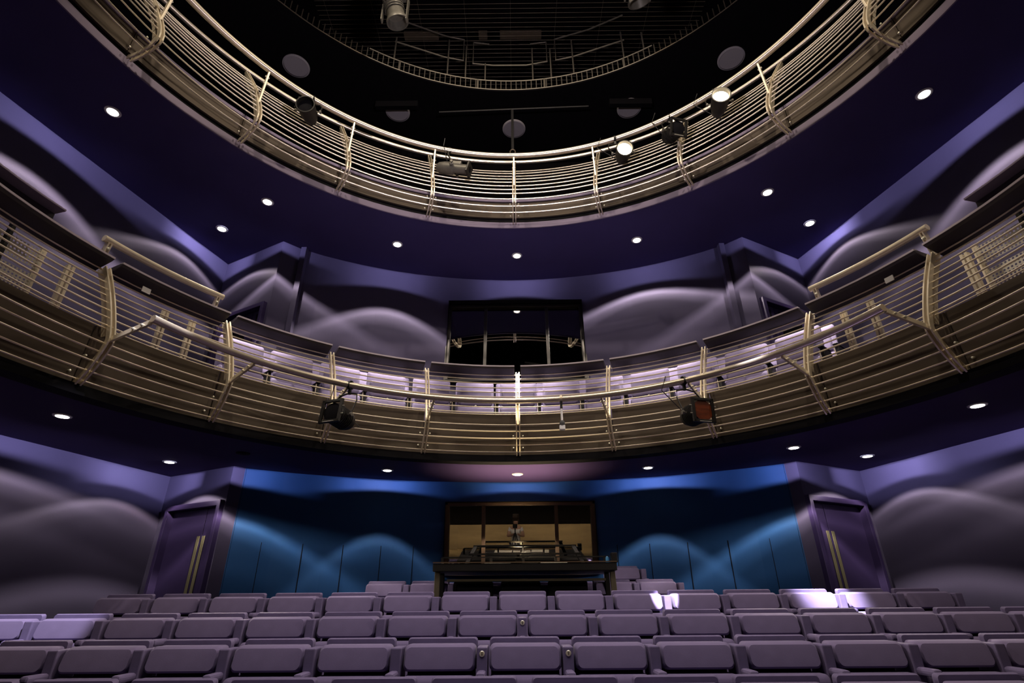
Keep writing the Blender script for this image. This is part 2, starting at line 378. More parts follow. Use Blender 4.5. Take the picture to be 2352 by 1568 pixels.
window(-1.16, 1.24, 3.38, 4.90, 8.45, (-0.50, 0.61), M['frames'], -4.7, None)

def slab(name, cy, rin, z0, z1, m_, grow=0.0):
    inner = [P(cy, rin, az, 0) for az in range(-126, 127, 3)]
    outer = [(x + 0.02, y) for x, y in SIDE if y > 0] + [DOORB, INNER]
    arc = [(x, CW + math.sqrt(RW * RW - x * x)) for x in [3.3 - 0.3 * i for i in range(23)]]
    poly = [(p.x, p.y) for p in inner] + [(5.9, -0.3)] * 0
    right = [(x + grow, y + (grow if y > 6 else 0)) for x, y in outer]
    left = [(-x - grow, y + (grow if y > 6 else 0)) for x, y in outer]
    poly = [(p.x, p.y) for p in inner] + [(6.3 + grow, inner[-1].y), ] + right + [(x, y + grow) for x, y in arc] + left[::-1] + [(-6.3 - grow, inner[0].y)]
    m = MB(); m.prism(poly, z0, z1); return struct(name, m, m_)
slab('ceiling_stalls', CL, 4.33, SOF_L, DECK_L - 0.02, M['soffit'])
slab('floor_lower_balcony', CL, 4.33, DECK_L - 0.02, DECK_L, M['carpet'])
slab('ceiling_balcony', CU, 4.66, SOF_U, 5.56, M['ceil'])
slab('ceiling_balcony_core', CU, 4.80, 5.56, DECK_U - 0.2, M['black'])
slab('floor_upper_balcony', CU, 4.80, DECK_U - 0.2, DECK_U, M['black'], 0.5)
slab('ceiling_gallery', CU, 5.53, TOPZ, TOPZ + 0.05, M['black'], 1.2)
# raised second step of the lower balcony
m = MB(); m.arc_prism(CL, -62, 62, [(4.95, DECK_L), (4.95, DECK_L + 0.26), (5.55, DECK_L + 0.26), (5.55, DECK_L)]); struct('floor_balcony_step', m, M['carpet'])
# ceiling above everything
m = MB(); m.box(-8, 8, -6, 11, ROOF, ROOF + 0.1); struct('ceiling', m, M['black'])
# stalls floor, in steps
for i, (y0, y1, z) in enumerate(((-5.6, 2.6, -1.5), (2.6, 3.62, -1.235), (3.62, 4.32, -1.08), (4.32, 5.15, -0.93), (5.15, 6.45, -0.77), (6.45, 7.6, -0.62), (7.6, 9.2, -0.45))):
    m = MB(); m.box(-6.3, 6.3, y0, y1, -1.75, z); struct('floor' if i == 0 else 'floor_step', m, M['stage'] if i == 0 else M['carpet'])
# stage end, behind the camera (seen only in the booth glass)
m = MB(); m.box(-6, 6, -5.6, -5.5, -1.5, ROOF); struct('wall_stage', m, M['black'])
m = MB(); m.box(-6, 6, -5.5, -5.46, -1.5, -0.60); struct('trim_stage_boards', m, M['stage'])

# mauve edge of the upper slab and its dark recess
m = MB(); m.arc_prism(CU, -118, 118, [(4.64, SOF_U - 0.010), (4.64, 5.565), (4.658, 5.565), (4.658, SOF_U - 0.010)]); struct('trim_slab_edge', m, M['lip'])
m = MB(); m.arc_prism(CU, -118, 118, [(4.735, 5.56), (4.735, 5.74), (4.79, 5.74), (4.79, 5.56)]); struct('trim_slab_recess', m, M['black'])
m = MB(); m.arc_prism(CL, -118, 118, [(4.17, SOF_L - 0.004), (4.17, 1.79), (4.345, 1.79), (4.345, SOF_L - 0.004)]); struct('trim_lower_slab_edge', m, M['black'])

# ------------------------------------------------------------------ balustrades
def lerp_prof(prof, z):
    for (r0, z0), (r1, z1) in zip(prof[:-1], prof[1:]):
        if z0 <= z <= z1: return r0 + (r1 - r0) * (z - z0) / (z1 - z0)
    return prof[-1][0] if z > prof[-1][1] else prof[0][0]
def smooth_prof(prof, n=4):
    out = []
    for i in range(len(prof) - 1):
        p0 = prof[max(i - 1, 0)]; p1 = prof[i]; p2 = prof[i + 1]; p3 = prof[min(i + 2, len(prof) - 1)]
        for k in range(n):
            t = k / n
            out.append(tuple(0.5 * ((2 * b) + (-a + c) * t + (2 * a - 5 * b + 4 * c - d) * t * t + (-a + 3 * b - 3 * c + d) * t ** 3) for a, b, c, d in zip(p0, p1, p2, p3)))
    out.append(prof[-1]); return out
LP = [(4.24, 1.735), (4.17, 1.775), (4.03, 1.93), (3.93, 2.12), (3.93, 2.24), (4.05, 2.52), (4.20, 2.80), (4.38, 3.09)]
UP = [(4.60, 5.50), (4.45, 5.475), (4.20, 5.53), (4.14, 5.70), (4.35, 6.16), (4.63, 6.62), (5.04, 7.20), (5.14, 7.34)]
def make_post(cy, prof, az, web_from, bracket):
    """twin curved flat bars with a web between, returns list of (name, MB, material)"""
    sp = smooth_prof(prof, 3); er = P(0, 1, az) ; et = Vector((math.cos(R(az)), -math.sin(R(az)), 0))
    bars = MB()
    for sd in (-1, 1):
        base = len(bars.v); n = len(sp)
        for i, (r, z) in enumerate(sp):
            a = sp[max(i - 1, 0)]; b = sp[min(i + 1, n - 1)]; t = Vector((b[0] - a[0], b[1] - a[1])).normalized(); nr = (t.y, -t.x)   # outward normal in (r,z)
            for (dt, dn) in ((-0.0075, 0), (0.0075, 0), (0.0075, 0.05), (-0.0075, 0.05)):
                rr, zz = r + nr[0] * dn, z + nr[1] * dn
                bars.v.append(P(cy, rr, az, zz) + et * (sd * 0.021 + dt))
        for i in range(n - 1):
            for j in range(4): bars.f.append((base + 4 * i + j, base + 4 * i + (j + 1) % 4, base + 4 * i + 4 + (j + 1) % 4, base + 4 * i + 4 + j))
        bars.f.append((base, base + 1, base + 2, base + 3)); bars.f.append(tuple(base + 4 * (n - 1) + j for j in (3, 2, 1, 0)))
    web = MB(); sw = [p for p in sp if p[1] >= web_from]; base = 0; n = len(sw)
    for i, (r, z) in enumerate(sw):
        for (dt, dr) in ((-0.004, 0.055), (0.004, 0.055), (0.004, 0.16), (-0.004, 0.16)):
            web.v.append(P(cy, r + dr, az, z) + et * dt)
    for i in range(n - 1):
        for j in range(4): web.f.append((4 * i + j, 4 * i + (j + 1) % 4, 4 * i + 4 + (j + 1) % 4, 4 * i + 4 + j))
    web.f.append((0, 1, 2, 3)); web.f.append(tuple(4 * (n - 1) + j for j in (3, 2, 1, 0)))
    return bars, web, et
def railing(name, label, loc, cy, prof, az0, step, kr, rods, azr, web_from, br_from, br_to, br_ks):
    e = empty(name, loc, label, 'balcony railing')
    for k in kr:
        az = az0 + step * k
        bars, web, et = make_post(cy, prof, az, web_from, None)
        po = bars.build('post', M['metal'], e)
        web.build('post_web', M['metal'], po)
        for sd in (-1, 1):     # fixing bolts of the post foot
            for (r, z) in ((prof[1][0] + 0.10, prof[1][1] + 0.13), (prof[2][0] + 0.09, prof[2][1] + 0.10)):
                b = MB(); b.lathe(P(cy, r, az, z) + et * sd * 0.065, -P(0, 1, az), [(0.011, 0), (0.011, 0.03), (0.0, 0.034)], 8); b.build('bolt', M['disc'], po)
        if k in br_ks:
            br = MB(); a = P(cy, br_from[0], az, br_from[1]); c = P(cy, br_to[0], az, br_to[1])
            br.beam(a, c, et, 0.024, 0.05)
            bo = br.build('bracket', M['metal'], po, bevel=0.003)
            dd = (c - a)
            for f_ in (0.62, 0.82):
                bb = MB()
                for sd in (-1, 1): bb.lathe(a + dd * f_ + et * 0.012 * sd, et * sd, [(0.012, 0), (0.012, 0.015), (0, 0.018)], 8)
                bb.build('bolt', M['disc'], po)
    for (r, z, rad) in rods:
        m = MB(); m.arc_tube(cy, r + 0.06, z + 0.06 * z / 7.0, azr[0], azr[1], rad, 6); m.build('rod', M['rod'], e, smooth=True)
    return e
rods_l = [(4.36, 3.03), (4.31, 2.945), (4.255, 2.86), (4.205, 2.77), (4.145, 2.68), (4.10, 2.595), (4.05, 2.505), (4.00, 2.41), (3.955, 2.315), (3.92, 2.133), (3.945, 2.054), (3.99, 1.969), (4.055, 1.893), (4.13, 1.818)]
LAZ, LST = 0.75, 17.6
UAZ, UST = 0.45, 17.4
low = railing('balcony_railing', 'lower balcony railing of champagne steel rods and bowed double posts round the stalls', (0, CL + 4.2, DECK_L), CL, LP, LAZ, LST, range(-6, 7),
              [(r, z, 0.0085) for r, z in rods_l] + [(3.99, 2.30, 0.006), (4.40, 3.045, 0.006)], (-106, 107), 2.2, (3.97, 2.18), (3.45, 2.275), range(-4, 5))
upr = [(4.698, 6.718), (4.60, 6.576), (4.517, 6.437), (4.43, 6.296), (4.336, 6.144), (4.284, 6.019), (4.225, 5.892), (4.17, 5.764), (4.15, 5.636), (4.19, 5.528), (4.275, 5.475)]
up = railing('balcony_railing', 'upper balcony railing with two warm lit tubes above fine steel rods', (0, CU + 4.5, DECK_U), CU, UP, UAZ, UST, range(-6, 7),
             [(r, z, 0.009) for r, z in upr], (-104, 105), 5.6, (4.32, 6.05), (4.25, 6.60), range(-6, 7))
# tubes
m = MB(); m.arc_tube(CL, 3.418, 2.295, -70.0, 71.4, 0.036, 16, 1.5); m.build('handrail', M['tube'], low, smooth=True)
m = MB(); m.arc_tube(CU, 4.24, 6.624, -104, 105, 0.043, 16, 1.5); m.build('handrail', M['tube'], up, smooth=True)
m = MB(); m.arc_tube(CU, 5.173, 7.394, -104, 105, 0.036, 14, 1.5); m.build('top_rail', M['tube'], up, smooth=True)
# fascia boards, one per bay
for k in range(-6, 6):
    a = LAZ + LST * k + 0.55; b = LAZ + LST * (k + 1) - 0.55
    fa, fb = a - 0.47, b + 0.47
    m = MB(); m.arc_prism(CL, fa, fb, [(4.275, 1.80), (4.235, 2.395), (4.265, 2.395), (4.305, 1.80)]); m.build('fascia_panel', M['fascia'], low)
    m = MB(); m.arc_prism(CL, a + 0.05, b - 0.05, [(4.245, 3.138), (4.245, 3.116), (4.27, 3.100), (4.50, 3.035), (4.50, 3.055), (4.46, 3.12), (4.30, 3.138)]); ts = m.build('top_shelf', M['shelf'], low, bevel=0.006)
    m = MB(); m.arc_prism(CL, a + 0.05, b - 0.05, [(4.238, 3.140), (4.238, 3.120), (4.246, 3.120), (4.30, 3.1385), (4.30, 3.142)]); m.build('edge_highlight', M['edge'], ts)  # pale strip stands in for light catching the shelf edge
    a = UAZ + UST * k + 0.3; b = UAZ + UST * (k + 1) - 0.3
    a, b = a - 0.24, b + 0.24
    m = MB(); m.arc_prism(CU, a, b, [(4.70, 5.71), (4.70, 6.03), (4.73, 6.03), (4.73, 5.71)]); fp = m.build('fascia_panel', M['fascia'], up)
    m = MB(); m.arc_prism(CU, a, b, [(4.68, 6.03), (4.68, 6.075), (4.80, 6.075), (4.80, 6.03)]); m.build('panel_cap', M['lip'], fp)
# raised inner guard tubes over the side bays
for sd, a0, a1 in ((-1, -71.3, -53.6), (1, 54.6, 72.0)):
    m = MB(); m.arc_tube(CL, 4.40, 3.37, a0, a1, 0.036, 14, 2); g = m.build('inner_handrail', M['metal'], low, smooth=True)
    for az in (a0 + 0.8, a1 - 0.8):
        et = Vector((math.cos(R(az)), -math.sin(R(az)), 0))
        m = MB()
        for s2 in (-1, 1): m.beam(P(CL, 4.40, az, 3.34) + et * 0.015 * s2, P(CL, 4.46, az, 3.06) + et * 0.015 * s2, et, 0.012, 0.06)
        p_ = m.build('inner_post', M['metal'], low)
        for z in (3.20, 3.27):
            b = MB(); b.lathe(P(CL, 4.40, az, z), -P(0, 1, az), [(0.016, 0), (0.016, 0.03), (0, 0.034)], 8); b.build('bolt', M['disc'], p_)

# grey leaning ledges behind the railing at the sides
for sd, a0, a1, lb in ((-1, -93, -76.0, 'flat grey leaning ledge above the balcony rail near the left perforated bench'), (1, 76.5, 93, 'flat grey leaning ledge above the balcony rail near the right perforated bench')):
    e = empty('leaning_ledge', P(CL, 4.5, (a0 + a1) / 2, DECK_L), lb, 'ledge', group='side ledges')
    m = MB(); m.arc_prism(CL, a0, a1, [(4.46, 3.435), (4.46, 3.455), (4.78, 3.455), (4.78, 3.435)]); m.build('board', M['lip'], e, bevel=0.003)
    m = MB(); m.arc_prism(CL, a0, a1 if sd < 0 else a1, [(4.60, 3.30), (4.60, 3.435), (4.63, 3.435), (4.63, 3.30)]); m.build('apron', M['shelf'], e)
    for az in (a0 + 3, a1 - 3):
        m = MB(); m.beam(P(CL, 4.64, az, DECK_L), P(CL, 4.64, az, 3.44), P(0, 1, az), 0.05, 0.03); m.build('leg', M['blackmetal'], e)

# perforated steel bench backs seen through the rods at the sides
def perf_bench(az0, az1, lb):
    e = empty('perforated_bench', P(CL, 4.9, (az0 + az1) / 2, DECK_L), lb, 'bench', group='perforated benches')
    for z0, z1 in ((2.93, 3.13), (2.66, 2.86)):
        me = bpy.data.meshes.new('perforated_panel'); vs = []; fs = []; n = 9
        for i in range(n):
            az = az0 + (az1 - az0) * i / (n - 1); vs += [tuple(P(CL, 4.80, az, z0) - e.location), tuple(P(CL, 4.80, az, z1) - e.location)]
        for i in range(n - 1): fs.append((2 * i, 2 * i + 2, 2 * i + 3, 2 * i + 1))
        me.from_pydata(vs, [], fs); uv = me.uv_layers.new(name='UVMap'); me.materials.append(M['perf'])
        for p in me.polygons:
            for li in p.loop_indices:
                vi = me.loops[li].vertex_index; uv.data[li].uv = ((vi // 2) * (abs(az1 - az0) / (n - 1)) * 4.80 * PI / 180 / 0.034, (vi % 2) * (z1 - z0) / 0.034)
        o = bpy.data.objects.new('perforated_panel', me); C.objects.link(o); o.parent = e
        md = o.modifiers.new('thick', 'SOLIDIFY'); md.thickness = 0.002
    for az in (az0, az1):
        m = MB(); m.beam(P(CL, 4.83, az, DECK_L), P(CL, 4.83, az, 3.18), P(0, 1, az).cross(Vector((0, 0, 1))), 0.05, 0.03); m.build('leg', M['metal'], e)
    m = MB(); m.arc_prism(CL, az0, az1, [(4.62, 2.50), (4.62, 2.56), (4.80, 2.56), (4.80, 2.50)]); m.build('seat', M['fabric'], e, bevel=0.01)
perf_bench(-90, -74.0, 'bench with perforated pale steel back behind the rods by the left ledge')
perf_bench(73.0, 90, 'bench with perforated pale steel back behind the rods by the right ledge')
# slim upright posts behind the rods
for az, r, lb in ((-71.3, 4.75, 'slim beige upright behind the rods beside the left perforated bench'), (-59.0, 4.75, 'slim beige upright behind the rods, first right of the left curved bracket'), (-55.2, 4.75, 'slim beige upright behind the rods, second right of the left curved bracket'),
                  (72.2, 4.75, 'slim beige upright behind the rods beside the right perforated bench'), (60.1, 4.75, 'slim beige upright behind the rods, first left of the right curved bracket'), (56.4, 4.75, 'slim beige upright behind the rods, second left of the right curved bracket')):
    et = Vector((math.cos(R(az)), -math.sin(R(az)), 0))
    e = empty('upright_post', P(CL, r, az, DECK_L), lb, 'post', group='slim uprights behind the rods')
    m = MB()
    for s2 in (-1, 1): m.beam(P(CL, r, az, DECK_L) + et * 0.022 * s2, P(CL, r, az, 3.10) + et * 0.022 * s2, et, 0.026, 0.05)
    m.build('post_bars', M['metal'], e)
    m = MB(); m.frame_box(P(CL, r, az, DECK_L + 0.006), et * 0.06, P(0, 0.06, az), (0, 0, 0.006)); m.build('base_plate', M['metal'], e)
for az, z, lb in ((-64.8, 3.0, 'small white tag on the rods of the left side bay'), (66.0, 3.0, 'small white tag on the rods of the right side bay')):
    et = Vector((math.cos(R(az)), -math.sin(R(az)), 0))
    m = MB(); m.frame_box(P(CL, 4.30, az, z), et * 0.045, P(0, 0.006, az), (0, 0, 0.03)); tag(m.build('tag', M['tag'], bevel=0.002), lb, 'tag', 'tags on the lower railing')

# ------------------------------------------------------------------ seats
def make_seat(name, w=0.47, pitch=0.55, arm=True, disc=0):
    """tip-up seat, origin on the floor under the back; stage side is -y"""
    e = bpy.data.objects.new(name, None); C.objects.link(e); e.empty_display_size = 0.1
    m = MB(); m.pillow(0, 0.02, 0.755, w, 0.045, 0.19, 0.02, 0.0, 0.0); br_ = m.build('backrest', M['fabric2'], e, smooth=True)
    m = MB(); m.box(-w / 2 + 0.01, w / 2 - 0.01, 0.0, 0.03, 0.32, 0.67); m.build('gap_shade_board', M['seatblack'], br_)  # black board put in for the shade below the cushion
    m = MB(); m.pillow(0, -0.085, 0.742, w * 0.985, 0.12, 0.150, 0.032, 0.018, 0.25); m.build('back_cushion', M['fabric'], e, smooth=True)
    m = MB(); m.pillow(0, -0.17, 0.515, w * 0.99, 0.15, 0.265, 0.035, 0.012, 0.12); m.build('seat', M['fabric'], e, smooth=True)
    if arm:
        aw = pitch - w - 0.012; x = w / 2 + 0.006 + aw / 2
        m = MB(); m.frame_box((x, -0.075, 0.40), (aw / 2, 0, 0), (0, 0.105, 0), (0, 0, 0.402)); m.build('arm_standard', M['fabric2'], e, bevel=0.008)
        m = MB(); m.frame_box((x, -0.26, 0.655), (aw / 2 * 0.85, 0, 0), (0, 0.085, 0), (0, 0, 0.022)); m.build('armrest', M['fabric2'], e, bevel=0.016)
    return e
def seat_disc(e, w, pitch):
    aw = pitch - w - 0.012; x = w / 2 + 0.006 + aw / 2
    m = MB(); m.lathe((x, -0.178, 0.765), (0, -1, 0), [(0.0, 0.0), (0.017, 0.0), (0.017, 0.005), (0.015, 0.0065), (0.0, 0.0065)], 20); d = m.build('number_disc', M['disc'], e, world=False)
    m = MB()
    for dz in (-0.0042, 0.0042): m.tube([(x + 0.003 * math.cos(t * PI / 4), -0.1855, 0.765 + dz + 0.0038 * math.sin(t * PI / 4)) for t in range(8)], 0.0011, 5, closed=True)
    m.build('engraved_number', M['ink'], d, world=False)
ORD = ['first', 'second', 'third', 'fourth', 'fifth', 'sixth', 'seventh', 'eighth', 'ninth', 'tenth', 'eleventh', 'twelfth', 'thirteenth', 'fourteenth', 'fifteenth', 'sixteenth', 'seventeenth', 'eighteenth']
used = set()
proto = make_seat('theatre_chair')
ROWS = [  # name, y, top z, offset in pitches, first k, last k, pitch, discs
    ('lowest row', 3.43, -0.365, -0.455, -5, 5, 0.55, ()),
    ('second row up', 4.12, -0.21, 0.07, -6, 6, 0.552, ()),
    ('third row up', 4.90, -0.06, -0.44, -7, 8, 0.555, ()),
    ('fourth row up', 5.91, 0.10, 0.07, -7, 7, 0.562, ()),
]
X0 = {0: 0.02, 1: 0.02, 2: 0.02, 3: 0.03}
discs = {(1, -1): 1, (1, 0): 1, (2, 0): 1}
first = True
for ri, (rn, y, zt, off, k0, k1, pitch, _) in enumerate(ROWS):
    for k in range(k0, k1 + 1):
        o = proto if first else copy_tree(proto)
        if (ri, k) in discs: seat_disc(o, 0.47, 0.55)
        first = False
        o.location = (X0[ri] + (k + off) * pitch, y, zt - 0.85)
        extra = ''
        if (ri, k) in ((3, 5),): extra = ' flared by a spotlight'
        tag(o, 'lavender grey stalls seat, %s from the left in the %s' % (ORD[k - k0], rn), 'seat', 'tip-up seats in the ' + rn)
for px, lb in ((897, 'purple seat back behind the fourth row, just left of the desk'), (995, 'purple seat back half hidden by the left desk leg'), (1403, 'dim purple seat back half hidden by the right desk leg'), (1501, 'purple seat back behind the fourth row, just right of the desk')):
    o = copy_tree(proto); o.location = ((px - 1187) / 98.5 * 0.55, 7.37, 0.25 - 0.85); tag(o, lb, 'seat', 'seats beside the desk')
o = copy_tree(proto); o.location = (1.45, 8.0, 0.44 - 0.85); tag(o, 'dim raised seat against the blue wall, right of the desk end', 'seat')
for px, lb in ((1147, 'purple seat glimpsed under the desk between the first two black covered backs'), (1248, 'purple seat glimpsed under the desk between the last two black covered backs'), (1048, 'purple seat glimpsed under the desk left of the black covered backs'), (1350, 'purple seat glimpsed under the desk right of the black covered backs')):
    o = copy_tree(proto); o.location = ((px - 1187) / 94 * 0.55, 7.80, 0.24 - 0.85); tag(o, lb, 'seat', 'seats beneath the desk')
for px, lb in ((1097, 'black covered seat back under the desk, left of three'), (1198, 'black covered seat back under the desk, middle of three'), (1298, 'black covered seat back under the desk, right of three')):
    e = empty('covered_chair', ((px - 1187) / 98.5 * 0.55, 7.0, -0.62), lb, 'seat', group='black covered seats under the desk')
    m = MB(); m.pillow(e.location.x, 7.0, -0.02, 0.47, 0.10, 0.50, 0.03, 0.01); m.build('backrest_cover', M['black'], e, smooth=True)
    m = MB(); m.box(e.location.x - 0.2, e.location.x + 0.2, 6.93, 7.07, -0.62, -0.22); m.build('base', M['black'], e)

# lower balcony seats on the arc: backs brightened as if lit, with black sides
def balcony_seat():
    e = bpy.data.objects.new('balcony_chair', None); C.objects.link(e)
    m = MB(); m.pillow(0, 0.02, 0.72, 0.56, 0.06, 0.50, 0.03, 0.015, 0.20); b_ = m.build('backrest', M['fabric_lit'], e, smooth=True)
    m = MB(); m.pillow(0, -0.10, 0.66, 0.50, 0.05, 0.26, 0.04, 0.012, 0.20); m.build('back_cushion', M['fabric_lit'], b_, smooth=True)
    m = MB(); m.pillow(0, -0.12, 0.37, 0.55, 0.12, 0.30, 0.04, 0.01, 0.2); m.build('seat', M['fabric_lit'], e, smooth=True)
    m = MB(); m.box(0.292, 0.335, -0.20, 0.03, 0.0, 0.56); m.build('arm_standard', M['seatblack'], e, bevel=0.006)
    m = MB(); m.box(0.284, 0.345, -0.24, 0.0, 0.56, 0.58); m.build('armrest', M['seatblack'], e, bevel=0.008)
    m = MB(); m.lathe((0.0, -0.195, 0.50), (0, -1, 0), [(0.0, 0), (0.016, 0), (0.016, 0.006), (0, 0.007)], 14); m.build('number_disc', M['disc'], e)
    m = MB(); m.tube([(0.287, -0.21, 0.54), (0.287, -0.22, 0.30), (0.287, -0.20, 0.05)], 0.006, 6); m.build('edge_strip', M['metal'], e)
    return e
bp = balcony_seat(); fst = True
frow = [-47.7, -39.7, -31.6, -23.5, -15.3, -7.2, 0.8, 8.8, 16.8, 25.0, 33.3, 41.4, 49.5]
for i, az in enumerate(frow):
    o = bp if fst else copy_tree(bp); fst = False
    o.location = P(CL, 4.66, az, DECK_L + 0.02); o.rotation_euler = (0, 0, -R(az))
    tag(o, 'brightened lavender balcony seat, %s from the left in the front row' % ORD[i], 'seat', 'front row of balcony seats')
for i, az in enumerate([-42.5, -35.5, -28.5, -21.5, -14.5, -7.3, -0.2, 6.9, 14.0, 21.0, 28.0, 35.0, 42.0, 49.2]):
    o = copy_tree(bp); o.location = P(CL, 5.30, az, DECK_L + 0.26); o.rotation_euler = (0, 0, -R(az))
    tag(o, 'brightened lavender balcony seat by the rear wall, %s from the left in the back row' % ORD[i], 'seat', 'back row of balcony seats')

# ------------------------------------------------------------------ downlights
def photometric(loc, power, edge, band, bandpow, inner=0.12, size=0.02, out=(0, 1)):
    """lamp whose strength follows a hand-shaped intensity curve over the angle from straight down"""
    l = bpy.data.lights.new('downlight_lamp', 'POINT'); l.energy = power; l.shadow_soft_size = size; l.use_nodes = True
    nt = l.node_tree; em = nt.nodes['Emission']
    tc = nt.nodes.new('ShaderNodeTexCoord'); sep = nt.nodes.new('ShaderNodeSeparateXYZ'); ac = nt.nodes.new('ShaderNodeMath'); ac.operation = 'ARCCOSINE'
    ng = nt.nodes.new('ShaderNodeMath'); ng.operation = 'MULTIPLY'; ng.inputs[1].default_value = -1.0
    dv = nt.nodes.new('ShaderNodeMath'); dv.operation = 'DIVIDE'; dv.inputs[1].default_value = PI
    cr_ = nt.nodes.new('ShaderNodeValToRGB'); cr_.color_ramp.interpolation = 'LINEAR'
    L = nt.links.new
    L(tc.outputs['Normal'], sep.inputs[0]); L(sep.outputs['Z'], ng.inputs[0]); L(ng.outputs[0], ac.inputs[0]); L(ac.outputs[0], dv.inputs[0]); L(dv.outputs[0], cr_.inputs[0]); 
    # high-angle part made to leave only towards the wall, keeping other walls dark
    mx_ = nt.nodes.new('ShaderNodeMath'); mx_.operation = 'MULTIPLY'; mx_.inputs[1].default_value = out[0]; L(sep.outputs['X'], mx_.inputs[0])
    ma_ = nt.nodes.new('ShaderNodeMath'); ma_.operation = 'MULTIPLY_ADD'; ma_.inputs[1].default_value = out[1]; L(sep.outputs['Y'], ma_.inputs[0]); L(mx_.outputs[0], ma_.inputs[2])
    mp_ = nt.nodes.new('ShaderNodeMapRange'); mp_.inputs['From Min'].default_value = 0.35; mp_.inputs['From Max'].default_value = 0.80; L(ma_.outputs[0], mp_.inputs['Value'])
    lt_ = nt.nodes.new('ShaderNodeMath'); lt_.operation = 'LESS_THAN'; lt_.inputs[1].default_value = (edge + band) / 360; L(dv.outputs[0], lt_.inputs[0])
    mm_ = nt.nodes.new('ShaderNodeMath'); mm_.operation = 'MAXIMUM'; L(mp_.outputs[0], mm_.inputs[0]); L(lt_.outputs[0], mm_.inputs[1])
    L(cr_.outputs[0], em.inputs['Color']); L(mm_.outputs[0], em.inputs['Strength'])
    w_ = (1.0, 0.88, 0.74); b_ = (0.66, 0.64, 1.0)
    g_ = max(1.0, inner); l.energy = power * g_; inner = inner / g_; bandpow = bandpow / g_
    el = cr_.color_ramp.elements
    lo_ = min(inner, 0.07 / g_)
    stops = [(0, inner, w_), (13, inner, w_), (19, lo_, w_), (max(edge - 20, 20), lo_, w_), (edge - 9, 0.15 / g_, w_), (edge - 4, 0.52 / g_, w_), (edge - 1.5, 1.0 / g_, w_), (edge + 2.5, 0.0, w_), (band - 1.5, 0.0, b_), (band + 2.0, bandpow, b_), (92, bandpow, b_), (93, 0, b_)]
    el[0].position = 0; el[0].color = (*[c * stops[0][1] for c in stops[0][2]], 1)
    el[1].position = 1; el[1].color = (0, 0, 0, 1)
    for a, k, c in stops[1:]:
        e_ = el.new(a / 180); e_.color = (*[q * k for q in c], 1)
    o = bpy.data.objects.new('downlight_lamp', l); C.objects.link(o); o.location = loc
    return o
def downlight(loc, edge, band, power, bandpow, group, label, r=0.07, inner=0.12, dark=False):
    e = empty('downlight', loc, label, 'ceiling light', group=group)
    x, y, z = loc
    m = MB(); m.lathe((x, y, z - 0.001), (0, 0, -1), [(r * 0.9, 0.0), (r * 1.3, 0.0), (r * 1.25, 0.008), (r * 0.9, 0.010)], 28, cap=False); m.build('trim_ring', M['black' if dark else 'trim'], e, smooth=True)
    m = MB(); m.lathe((x, y, z - 0.002), (0, 0, -1), [(0.0, 0.0), (r * 0.92, 0.0), (r * 0.86, 0.012), (0.0, 0.018)], 28); m.build('lens', M['black' if dark else 'lamp'], e, smooth=True)
    o_ = Vector((x, y - (CU if z > 3 else CL), 0)).normalized(); photometric((x, y, z - 0.045), power, edge, band, bandpow, inner, 0.02, (o_.x, o_.y))
    return e
names_u = {-4: 'far left, at the picture edge', -3: 'largest flare at far left', -2: 'just outside the upper railing left of centre', -1: 'above the back wall, first left of centre', 0: 'directly above the upper booth window', 1: 'above the back wall, first right of centre', 2: 'just outside the upper railing right of centre', 3: 'largest flare at far right', 4: 'far right, at the picture edge'}
US = {0: (36, 68), -1: (46, 68), 1: (59, 69), -2: (58, 82), 2: (58, 82), -3: (56, 77), 3: (56, 77), -4: (60, 77), 4: (60, 77)}
for k in range(-4, 5):
    az = 0.8 + 21.9 * k
    downlight(tuple(P(CU, 5.42, az, SOF_U)), US[k][0], US[k][1], 420 if abs(k) < 2 else 400, 0.09 if abs(k) < 2 else 0.20, 'upper ceiling downlights', 'upper ceiling downlight, ' + names_u[k], inner=2.6 if abs(k) < 3 else 0.5)
for x, nm in ((-4.70, 'in the corner by the left upper door'), (4.80, 'in the corner by the right upper door')):
    downlight((x, 6.94, SOF_U), 60, 74, 140, 0.55, 'upper ceiling downlights', 'upper ceiling downlight ' + nm)
names_l = {-4: 'at the left picture edge under the balcony', -3: 'far left under the lower balcony', -2: 'added dark-lensed one outside the left stalls door', -1: 'left of centre above the blue wall', 0: 'middle one above the booth desk', 1: 'right of centre above the blue wall', 2: 'outside the right stalls door', 3: 'far right under the lower balcony', 4: 'at the right picture edge under the balcony'}  # the one by the left stalls door is added to light its wall
LS = {-4: (76, 84, 260, 0.6), -3: (76, 84, 260, 0.6), -1: (40, 80, 110, 0.5), 0: (42, 80, 420, 0.05), 1: (39, 80, 130, 0.45), 2: (54, 78, 300, 0.28), -2: (54, 78, 240, 0.3), 3: (76, 84, 260, 0.6), 4: (76, 84, 260, 0.6)}
for k in (-4, -3, -2, -1, 0, 1, 2, 3, 4):
    az = 0.5 + 21.9 * k; ed, ba, pw, bp_ = LS[k]
    downlight(tuple(P(CL, 4.955, az, SOF_L)), ed, ba, pw, bp_, 'stalls ceiling downlights', 'stalls ceiling downlight, ' + names_l[k], 0.065, 0.03, dark=(k == -2))
for x, nm in ((-4.56, 'in the corner by the left stalls door'), (4.65, 'in the corner by the right stalls door')):
    downlight((x, 7.015, SOF_L), 60, 73, 110, 0.5, 'stalls ceiling downlights', 'stalls ceiling downlight ' + nm, 0.065, 0.03)

